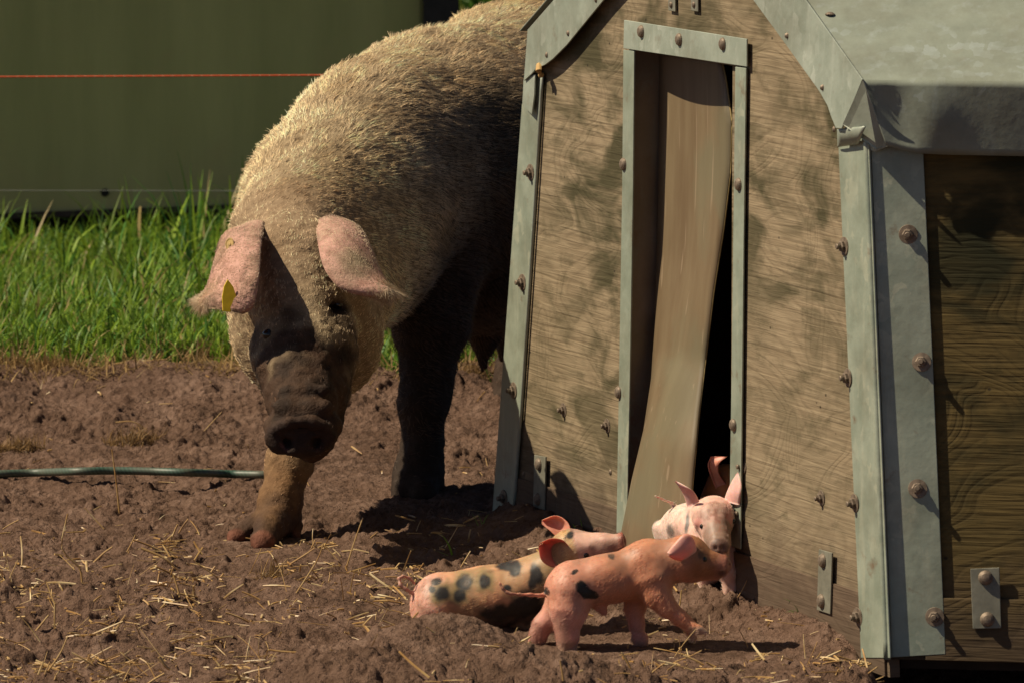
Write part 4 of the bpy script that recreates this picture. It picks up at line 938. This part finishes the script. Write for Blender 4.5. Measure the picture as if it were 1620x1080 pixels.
# --- ginger piglet still inside the hut
def buildD(b):
    b.ell(P(1152, 768, 11.040), (.034, .034, .034), None, .015)
    b.cone(P(1142, 790, 11.040), P(1150, 765, 11.040), .030, .030, .02)
    b.cone(P(1160, 772, 11.030), P(1190, 792, 11.000), .026, .015, .012)
    b.ell(P(1194, 795, 10.995), (.006, .014, .014), None, .004)
    b.cone(P(1145, 800, 11.050), P(1170, 850, 11.230), .040, .045, .02)
    b.ell(P(1150, 812, 11.060), (.04, .045, .05), None, .02)
    b.ell(P(1172, 845, 11.250), (.045, .05, .047), None, .02)
    for x, d in ((1138, 11.040), (1160, 11.060), (1162, 11.250), (1185, 11.250)):
        y0 = (CH - .0) / d * FE - 660; b.chain([Q(x, y0 - 75, d, .022), Q(x, y0 - 35, d, .013), Q(x, y0 - 10, d, .011)], .012)
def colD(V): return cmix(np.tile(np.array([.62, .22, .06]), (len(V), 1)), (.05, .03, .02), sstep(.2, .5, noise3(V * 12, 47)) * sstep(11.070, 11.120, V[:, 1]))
eD = [([P(1133, 772, 11.005), P(1126, 752, 11.000), P(1121, 735, 10.990), P(1124, 722, 10.990)], [P(1148, 765, 11.000), P(1137, 748, 10.990), P(1138, 732, 10.980), P(1150, 722, 10.980)], (-.006, .010, .0), .005, (.70, .28, .20), (.70, .30, .22))]
pd_ = P(1150, 892, 11.25); pd_[2] = 0; piglet('ginger piglet half hidden inside the dark doorway with one ear showing', pd_, buildD, colD, eD, [(P(1168, 766, 11.012), .005), (P(1172, 766, 11.06), .005)], [P(1180, 820, 11.29), P(1184, 815, 11.30), P(1188, 812, 11.31)], combR, nhair=6000)

# ------------------------------------------------------------ straw
def m_straw():
    n = NT('straw'); c = n.co(); g = n.n('ShaderNodeObjectInfo')
    v = n.noise(c, 22, 2, .5); v2 = n.noise(n.co(scale=(1, 1, 1)), 7, 2)
    col = n.ramp(v, [(.25, (.20, .10, .03)), (.42, (.38, .21, .07)), (.57, (.47, .31, .13)), (.70, (.64, .50, .29))])
    n.set(Base_Color=col, Roughness=.45); n.b.inputs['Specular IOR Level'].default_value = .5; return n.m
M_STRAW = m_straw()
def stalk(mb, a, b, r, bend=0.0, n=5):
    a, b = np.array(a, float), np.array(b, float); m = np.linalg.norm(b - a); pr_ = np.array([random.uniform(-1, 1), random.uniform(-1, 1), random.uniform(0, 1)]) * bend * m
    ts = np.linspace(0, 1, 5); mb.tube([a + (b - a) * t + pr_ * math.sin(math.pi * t) for t in ts], [r, r, r * .95, r * .9, r * .8], n)
mb = MB(); k = 0
while k < 1900:
    px, py = random.uniform(-60, 1680), random.uniform(620, 1130)
    dens = 0.05 + 1.0 * sstep(800, 960, py) * (1 if px < 720 else .45) ; dens *= 0.22 + 1.5 * float(sstep(-.02, .32, noise2(np.array([px / 110.]), np.array([py / 45.]), 61))[0])
    if 430 < px < 980 and py > 985: dens *= .12
    if random.random() > dens: continue
    p = G(px, py); o_ = (p[:2] - O3[:2]) @ wn; s_ = (p[:2] - O3[:2]) @ wdir
    if o_ < .02 and s_ > -.1: continue
    z = gz(p[0], p[1]); ln = random.choice((.006, .008, .010, .014, .02, .03, .04, .055)) * random.uniform(.7, 1.3); an = random.uniform(0, math.pi * 2)
    tl = random.gauss(0.05, .22) if random.random() < .85 else random.uniform(.5, 1.3)
    dv = np.array([math.cos(an) * math.cos(tl), math.sin(an) * math.cos(tl), math.sin(tl)])
    q = np.array([p[0], p[1], z + .004]) + dv * ln * (.5 if tl > .4 else 0); stalk(mb, q - dv * ln / 2, q + dv * ln / 2, random.choice((.0006, .0009, .0013, .0019)), .035, 5); k += 1
o = mb.obj('straw_litter', M_STRAW, kind=None) if False else mb.obj('straw_litter', M_STRAW); props(o, kind='stuff', label='loose chopped straw scattered over the brown soil')
def straw_thing(pts, label, r=.0016):
    """pts: (px, py) ends; the lowest end touches the soil"""
    base = max(pts, key=lambda q: q[1]); g0 = G(*base); d = g0[1]
    for _ in range(6):                                    # settle on the real height of the soil at that point
        z = gz(g0[0], g0[1]); g0 = G(base[0], base[1], z)
    d = g0[1]; P3 = []
    for i, (x, y) in enumerate(pts):
        p = P(x, y, d); P3.append(p if p[2] >= z - .002 else G(x, y, z))
    mb = MB(); P3 = [p + [0, 0, .002] for p in P3]; ts = np.linspace(0, 1, 10); mb.tube(list(bez(np.array(P3), ts)), [r * (1 - .35 * t) for t in ts], 6)
    o = mb.obj('straw_stalk', M_STRAW, base=tuple(P3[0])); o.location = tuple(P3[0]); props(o, label=label, cat='straw', group='single straw stalks on the soil')
for pts, lab, r in [
    ([(189, 814), (184, 765), (177, 712)], 'tall upright straw stalk in front of the green hose', .0022),
    ([(310, 697), (330, 675), (351, 652)], 'straight slanting straw behind the hose, left of the sow', .0014),
    ([(183, 669), (210, 668), (233, 681)], 'curved pale straw lying above the hose', .0016),
    ([(223, 868), (260, 884), (281, 903)], 'bent thick straw in front of the forefoot of the sow', .0026),
    ([(130, 922), (125, 898), (98, 868), (107, 814)], 'long kinked straw left of the bent thick one', .0022),
    ([(148, 891), (165, 875), (178, 866)], 'short orange straw beside the kinked straw', .0022),
    ([(463, 948), (500, 890), (512, 860)], 'long thin straw leaning left of the sow shadow', .0016),
    ([(547, 902), (560, 860), (574, 820)], 'upright straw at the edge of the sow shadow', .0018),
    ([(448, 900), (480, 880), (498, 868)], 'brown straw slanting under the snout of the sow', .0020),
    ([(87, 955), (86, 1000)], 'stubby upright straw in the left foreground', .0022),
    ([(52, 1005), (77, 974)], 'slanting brown straw in the left foreground', .0024),
    ([(252, 1040), (262, 1055), (272, 1062)], 'broad flat straw near the bottom edge', .0032),
    ([(75, 1064), (95, 1035), (107, 1008)], 'dark slanting straw near the bottom left corner', .0020),
    ([(500, 1035), (450, 1032), (425, 1029)], 'bright white straw lying beside the foreground mound', .0022),
    ([(1066, 985), (1075, 960), (1078, 935)], 'brown straw standing behind the ginger piglet forefoot', .0020),
    ([(1165, 938), (1185, 944), (1192, 943)], 'thick yellow straw by the feet of the white piglet', .0030),
    ([(1210, 953), (1222, 935), (1226, 926)], 'yellow straw standing against the hut foot', .0024),
    ([(1068, 1048), (1090, 1040), (1110, 1030)], 'pale thin straw in front of the ginger piglet', .0014),
    ([(470, 798), (483, 770), (478, 738)], 'limp pale straw hanging along the foreleg of the sow', .0016),
    ([(891, 1078), (889, 1062), (886, 1046)], 'orange straw upright on the foreground mound', .0022),
    ([(168, 579), (200, 574), (265, 569)], 'long fawn straw along the edge of the grass', .0024),
    ]: straw_thing(pts, lab, r)

# ------------------------------------------------------------ hose, fence lines
nH2 = NT('green_ribbed_hose'); wv = nH2.n('ShaderNodeTexWave'); nH2.l(nH2.co(scale=(1, 0, 1), rot=(0, .5, 0)), wv.inputs[0]); wv.inputs['Scale'].default_value = 45
nH2.set(Base_Color=nH2.mix(nH2.ramp(nH2.noise(nH2.co(), 12, 4), [(.35, 0.), (.7, 1.)]), nH2.mix(wv.outputs[1], (.018, .050, .034), (.042, .095, .064)), (.12, .11, .08)), Roughness=.5)
mb = MB(); hp = []
for px, py in ((-160, 752), (-60, 745), (0, 743), (60, 741), (120, 739), (180, 738), (240, 739), (300, 741), (360, 743), (430, 745), (462, 748), (500, 760)):
    g0 = G(px, py, .030); up = .027 if 80 < px < 320 else (.010 if px < 60 else (.010 if px < 450 else -.03)); hp.append(G(px, py + 6, up))
ts = np.linspace(0, 1, 90); mb.tube(list(bez(np.array(hp), ts)), .0078, 12)
o = mb.obj('hose', nH2.m, base=tuple(hp[0]), smooth=True); o.location = tuple(hp[0]); props(o, label='dark green ribbed hose lying half buried in the soil', cat='hose')
def line(name, y0, y1, d, r, mat, label, cat, sag=0):
    a, c = P(-900, y0 - 0 * 2, d), P(2400, y1, d); ts = np.linspace(0, 1, 400); mb = MB()
    pts = [a + (c - a) * t + np.array([0, 0, sag * (2 * t - 1) ** 2]) for t in ts]; mb.tube(pts, r, 6)
    o = mb.obj(name, mat, base=tuple(a), smooth=True); o.location = tuple(a); props(o, label=label, cat=cat); return o
nO = NT('orange_twine'); wv = nO.n('ShaderNodeTexWave'); nO.l(nO.co(scale=(1, 0, 1)), wv.inputs[0]); wv.inputs['Scale'].default_value = 14
nO.set(Base_Color=nO.mix(nO.ramp(wv.outputs[1], [(.93, 0.), (.98, 1.)]), (.62, .075, .018), (.66, .25, .13)), Roughness=.5)
line('fence_twine', 126.5, 110, 14.6, .0021, nO.m, 'orange electric fence twine stretched across behind the sow', 'fence line')
line('fence_wire', 300, 306, 15.6, .0009, m_plain('grey_wire', (.22, .22, .20), .5, .3), 'thin grey fence wire low in front of the green wall', 'fence wire')

# ------------------------------------------------------------ green shed behind
nG = NT('green_painted_sheet'); c = nG.co(); v = nG.noise(nG.co(scale=(6, 6, .8)), 1.2, 5, .6)
cc = nG.mix(nG.ramp(v, [(.3, 0.), (.7, 1.)]), (.50, .41, .155), (.66, .53, .21)); cc = nG.mix(nG.math('MULTIPLY', nG.ramp(nG.noise(c, 5, 6, .7), [(.50, 0.), (.68, 1.)]), .6), cc, (.60, .44, .18))
nG.set(Base_Color=cc, Roughness=.62, Normal=nG.bump(nG.noise(c, 2.2, 3), .4, .02)); nG.b.inputs['Specular IOR Level'].default_value = .25
SHD = empty('green_shed', tuple(P(300, 335, 17.1)), label='dark green painted metal shed behind the grass', cat='shed'); sb = tuple(SHD.location)
a, c = P(-700, 366, 17.0), P(681, 314, 17.3); dx = (c - a); dx[2] = 0; dx /= np.linalg.norm(dx); nb = np.array([dx[1], -dx[0], 0]); nb = nb if nb[1] < 0 else -nb
mb = MB(); top = np.array([0, 0, 1.75 - a[2]]); mb.prism([a, c, np.array([c[0], c[1], 2.8]), np.array([a[0], a[1], 2.8])], -nb * .03); mb.obj('wall', nG.m, SHD, base=sb)
mb = MB(); q = [a, a - nb * 1.6, np.array([*(a - nb * 1.6)[:2], 2.8]), np.array([*a[:2], 2.8])]; mb.prism(q, dx * .03); mb.obj('end_wall', nG.m, SHD, base=sb); mb = MB(); q = [x + (c - a) * [1, 1, 0] - dx * .03 for x in q]; mb.prism(q, dx * .03); mb.obj('end_wall', nG.m, SHD, base=sb)
mb = MB(); A = np.array([a[0], a[1], 2.805]) + nb * .08 - dx * .1; B = np.array([c[0], c[1], 2.805]) + nb * .08 + dx * .15; mb.prism([A, B, B - nb * 1.0 + [0, 0, .3], A - nb * 1.0 + [0, 0, .3]], np.array([0, 0, .03])); mb.prism([A - nb * 1.0 + [0, 0, .3], B - nb * 1.0 + [0, 0, .3], B - nb * 2.0, A - nb * 2.0], np.array([0, 0, .03])); mb.obj('roof', nG.m, SHD, base=sb)
mb = MB(); mb.prism([c + [-.02, 0, 0] + nb*.003, c + dx * .075 + nb*.003, np.array([*(c + dx * .075 + nb*.003)[:2], 2.79]), np.array([*(c + [-.02, 0, 0] + nb*.003)[:2], 2.79])], nb * .04); mb.obj('corner_post', m_plain('dark_brown_paint', (.035, .022, .022), .7), SHD, base=sb)
e0, e1 = a + nb * .004 + [0, 0, 0], c + nb * .004; mb = MB(); mb.prism([e0 - [0, 0, .012], e1 - [0, 0, .012], e1 + [0, 0, .004], e0 + [0, 0, .004]], nb * .012); mb.obj('bottom_rail', m_plain('brown_rail', (.06, .035, .025), .8), SHD, base=sb)
V_, F_x = lathe([(.011, 0), (.011, .005), (.007, .008)], 14); t = ((a - [0, 0, CH]) @ nb) / (ray(166, 305) @ nb); c0 = np.array([0, 0, CH]) + ray(166, 305) * t; q = Vector(nb).to_track_quat('Z', 'Y')
mesh_obj('bolt', np.array([np.array(q @ Vector(v)) + c0 for v in V_]), F_x, M_DARK, SHD, base=sb)
mb = MB(); a2 = a * [1, 1, 0] - nb * .35; c2 = c * [1, 1, 0] - nb * .35; mb.prism([a2 + [0, 0, -.05], c2 + [0, 0, -.05], c2 + [0, 0, .2], a2 + [0, 0, .2]], -nb * .05); mb.obj('skid', M_DARK, SHD, base=sb)

# ------------------------------------------------------------ grass
def blades(pos, ln, wd, lean, az, curl, seg=4):
    n = len(pos); t = np.linspace(0, 1, seg + 1); dirh = np.stack([np.cos(az), np.sin(az), np.zeros(n)], 1); sidev = np.stack([-np.sin(az + rng.normal(0, .9, n)), np.cos(az), np.zeros(n)], 1)
    sidev /= np.linalg.norm(sidev, axis=1)[:, None]
    ang = lean[:, None] + curl[:, None] * t[None] ; dl = ln[:, None] / seg
    hx = np.concatenate([np.zeros((n, 1)), np.cumsum(np.sin(ang[:, :-1]) * dl, 1)], 1); hz = np.concatenate([np.zeros((n, 1)), np.cumsum(np.cos(ang[:, :-1]) * dl, 1)], 1)
    ctr = pos[:, None] + dirh[:, None] * hx[..., None] + np.array([0, 0, 1.])[None, None] * hz[..., None]
    wv_ = wd[:, None] * (1 - t[None] ** 2 * .92) * .5; Lf = ctr - sidev[:, None] * wv_[..., None]; Rg = ctr + sidev[:, None] * wv_[..., None]
    V = np.stack([Lf, Rg], 2).reshape(-1, 3); base = np.arange(n)[:, None] * 2 * (seg + 1) + np.arange(seg)[None] * 2
    F = np.stack([base, base + 1, base + 3, base + 2], -1).reshape(-1, 4); return V, F
nB = NT('grass_blades'); 
nB.set(Base_Color=attr(nB), Roughness=.5); nB.b.inputs['Specular IOR Level'].default_value = .25
tr = nB.n('ShaderNodeBsdfTranslucent'); nB.l(attr(nB), tr.inputs[0]); mx = nB.n('ShaderNodeMixShader'); mx.inputs[0].default_value = .35; nB.l(nB.b.outputs[0], mx.inputs[1]); nB.l(tr.outputs[0], mx.inputs[2]); nB.l(mx.outputs[0], nB.out.inputs[0]); M_BLADE = nB.m
def grass(n, x0, x1, y0, y1, l0, l1, w0, w1, edge=True, spread=.6):
    x = rng.uniform(x0, x1, n); y = rng.uniform(y0, y1, n)
    if edge:
        e = 13.62 + .18 * noise2(x * 3, x * 0, 20) + .16 * noise2(x * 11, x * 0, 25); m = y > e + rng.random(n) ** 3 * .25 * 0 + .02; x, y = x[m], y[m]
    m = noise2(x * 4, y * 4, 26) + rng.random(len(x)) * .6 > -.12; x, y = x[m], y[m]
    n = len(x); z = ground_z(x, y, False) - .004; az = rng.uniform(0, 2 * np.pi, n); ln = rng.uniform(l0, l1, n) * (.75 + .5 * (noise2(x * 3, y * 3, 27) + .5))
    V, F = blades(np.stack([x, y, z], 1), ln, rng.uniform(w0, w1, n), np.abs(rng.normal(0, spread * .5, n)), az, rng.uniform(.1, 2.3, n))
    c = np.tile(np.array([.125, .215, .024]), (n, 1)); r = rng.random(n)
    c = c * (.6 + .8 * rng.random((n, 1))); c = np.where((r < .35)[:, None], c * [1.6, 1.35, 1.1], c); c = np.where((r > .95)[:, None], np.array([.36, .27, .11]), c); c = np.where(((r > .6) & (r < .75))[:, None], c * [.6, .85, 1.3], c)
    return V, F, np.repeat(c, 10, axis=0)
parts = [grass(500, -.95, -.62, 14.3, 15.6, .12, .20, .005, .010, spread=1.2), grass(170, -.9, -.62, 15.6, 16.6, .20, .32, .006, .012, spread=.9), grass(60, -1.15, -.95, 15.9, 16.6, .20, .30, .006, .013, spread=.5), grass(52000, -1.75, .8, 13.5, 16.9, .045, .11, .0035, .0085), grass(15000, -4.5, -1.75, 13.5, 17.5, .06, .13, .005, .010), grass(12000, .8, 4, 13.5, 17.5, .06, .13, .005, .010),
         grass(1100, -1.75, .6, 15.8, 16.8, .14, .22, .004, .009, spread=.9), grass(900, -1.75, .6, 14.0, 16.0, .10, .16, .005, .011, spread=1.3), grass(16000, -9, 9, 17.5, 30, .1, .25, .01, .02), grass(2200, -1.7, .7, 16.0, 16.9, .08, .15, .004, .008, spread=1.0)]
V = []; F = []; C = []; n0 = 0
for v, f, c in parts: V.append(v); F.append(f + n0); C.append(c); n0 += len(v)
o = mesh_obj('grass', np.concatenate(V), np.concatenate(F), M_BLADE, smooth=True, col=np.concatenate(C)); props(o, kind='stuff', label='sunlit green grass beyond the bare soil')
# withered turf along the edge
n = 4200; x = rng.uniform(-1.6, .6, n); y = 13.58 + .18 * noise2(x * 3, x * 0, 20) + rng.normal(0, .07, n) - .06
m = (noise2(x * 5, x * 0 + 3, 28) > -.12) | (rng.random(n) < .15); x, y = x[m], y[m]; n = len(x)
V, F = blades(np.stack([x, y, ground_z(x, y, False) + rng.uniform(-.01, .02, n)], 1), rng.uniform(.02, .085, n), rng.uniform(.0015, .004, n), np.abs(rng.normal(1.2, .5, n)), rng.uniform(0, 6.28, n), rng.uniform(-.8, 1.6, n))
c = np.array([.40, .26, .11]) * (.35 + .9 * rng.random((n, 1))); o = mesh_obj('withered_turf', V, F, M_BLADE, smooth=True, col=np.repeat(c, 10, axis=0)); props(o, kind='stuff', label='matted dry roots and dead grass at the turf edge')
RV, RF, RC, rn0 = [], [], [], 0
for cx_, cy_, n_, sz_ in ((318, 572, 1500, .055), (90, 582, 700, .035), (15, 578, 500, .04), (210, 690, 500, .04), (745, 600, 500, .04), (30, 715, 500, .035), (430, 905, 150, .02)):
    g0 = G(cx_, cy_); g0 = G(cx_, cy_, gz(g0[0], g0[1], False)); n = n_; th = rng.uniform(0, 6.28, n); rr = rng.random(n) ** .6 * sz_
    pp = np.stack([g0[0] + np.cos(th) * rr * 1.5, g0[1] + np.sin(th) * rr, np.zeros(n)], 1); pp[:, 2] = ground_z(pp[:, 0], pp[:, 1]) + (1 - rr / sz_) * sz_ * .45 * rng.random(n)
    Vc, Fc = blades(pp, rng.uniform(.012, .045, n), rng.uniform(.001, .0025, n), np.abs(rng.normal(1.2, .7, n)), rng.uniform(0, 6.28, n), rng.uniform(-1.2, 2.6, n))
    cc_ = np.array([.30, .18, .075]) * (.3 + .9 * rng.random((n, 1))); RV.append(Vc); RF.append(Fc + rn0); RC.append(np.repeat(cc_, 10, axis=0)); rn0 += len(Vc)
o = mesh_obj('root_mat', np.concatenate(RV), np.concatenate(RF), M_BLADE, smooth=True, col=np.concatenate(RC)); props(o, kind='stuff', label='matted dry roots torn out of the soil')
# small roots and seedlings on the soil
def tuft(px, py, n, l, label, col=(.12, .26, .03), spread=1.0, w_=.004):
    g0 = G(px, py); 
    for _ in range(4): g0 = G(px, py, gz(g0[0], g0[1]))
    pos = np.tile(g0, (n, 1)) + np.stack([rng.normal(0, .006, n), rng.normal(0, .006, n), np.full(n, -.003)], 1)
    V, F = blades(pos, rng.uniform(l * .5, l, n), np.full(n, w_), np.abs(rng.normal(.5, .4, n)) * spread, rng.uniform(-.9, .9, n) + rng.choice([0, math.pi], n), rng.uniform(.1, .9, n), 6)
    c = np.array(col) * (.7 + .6 * rng.random((n, 1))); o = mesh_obj('grass_tuft', V, F, M_BLADE, base=tuple(g0), smooth=True, col=np.repeat(c, 14, axis=0)); o.location = tuple(g0); props(o, label=label, cat='grass tuft', group='small green tufts on the bare soil')
tuft(712, 880, 4, .10, 'long green blades on the soil between sow shadow and spotted piglet', (.16, .30, .03), 2.4, .005)
tuft(758, 838, 5, .05, 'tiny green sprout beside the left foot of the hut', (.16, .24, .05), 1.4, .004)
tuft(915, 838, 2, .03, 'single bright green shoot at the hut foot left of the door', (.25, .42, .04), .3, .004)
tuft(1268, 968, 9, .05, 'green sprig at the foot of the right bracket plate', (.10, .20, .03), 1.4, .003)
tuft(620, 590, 16, .09, 'grass clump seen between the head and foreleg of the sow', (.12, .26, .03), 1.2, .007)
tuft(218, 648, 6, .05, 'small seedling on the soil above the hose', (.06, .12, .03), 1.2, .004)
tuft(785, 610, 6, .09, 'grass blades rising behind the udder of the sow', (.10, .20, .03), .8, .004)

# ------------------------------------------------------------ bush behind the shed
BR = P(735, 0, 21.5); bushb = np.array([BR[0], BR[1], 0]); bush = empty('bush', tuple(bushb), label='bright green leafy bush behind the shed corner', cat='bush')
n = 6000; u_ = rng.normal(0, 1, (n, 3)); u_ /= np.linalg.norm(u_, axis=1)[:, None]; rad = .55 + .45 * rng.random(n) ** .5; ctr = bushb + u_ * rad[:, None] * [.8, .7, .75] + [0.35, .3, .95]
ctr = ctr + .12 * np.stack([noise3(ctr * 4, 71), noise3(ctr * 4, 72), noise3(ctr * 4, 73)], 1)
a1_ = rng.normal(0, 1, (n, 3)); a1_ /= np.linalg.norm(a1_, axis=1)[:, None]; a2_ = np.cross(a1_, rng.normal(0, 1, (n, 3))); a2_ /= np.linalg.norm(a2_, axis=1)[:, None]
V = np.stack([ctr - a1_ * .035, ctr + a2_ * .014, ctr + a1_ * .035, ctr - a2_ * .014], 1).reshape(-1, 3); F = np.arange(4 * n).reshape(-1, 4)
mesh_obj('crown', V, F, M_BLADE, bush, base=tuple(bushb), col=np.repeat(np.array([.10, .20, .03]) * (.5 + rng.random((n, 1))), 4, axis=0))
mb = MB(); mb.tube([bushb + [.35, .3, 0], bushb + [.33, .3, .5], bushb + [.4, .28, 1.1]], [.05, .035, .015], 8); mb.tube([bushb + [.34, .3, .4], bushb + [.1, .2, .8], bushb + [0, .2, 1.1]], [.03, .02, .01], 6); mb.obj('trunk', M_DARK, bush, base=tuple(bushb))
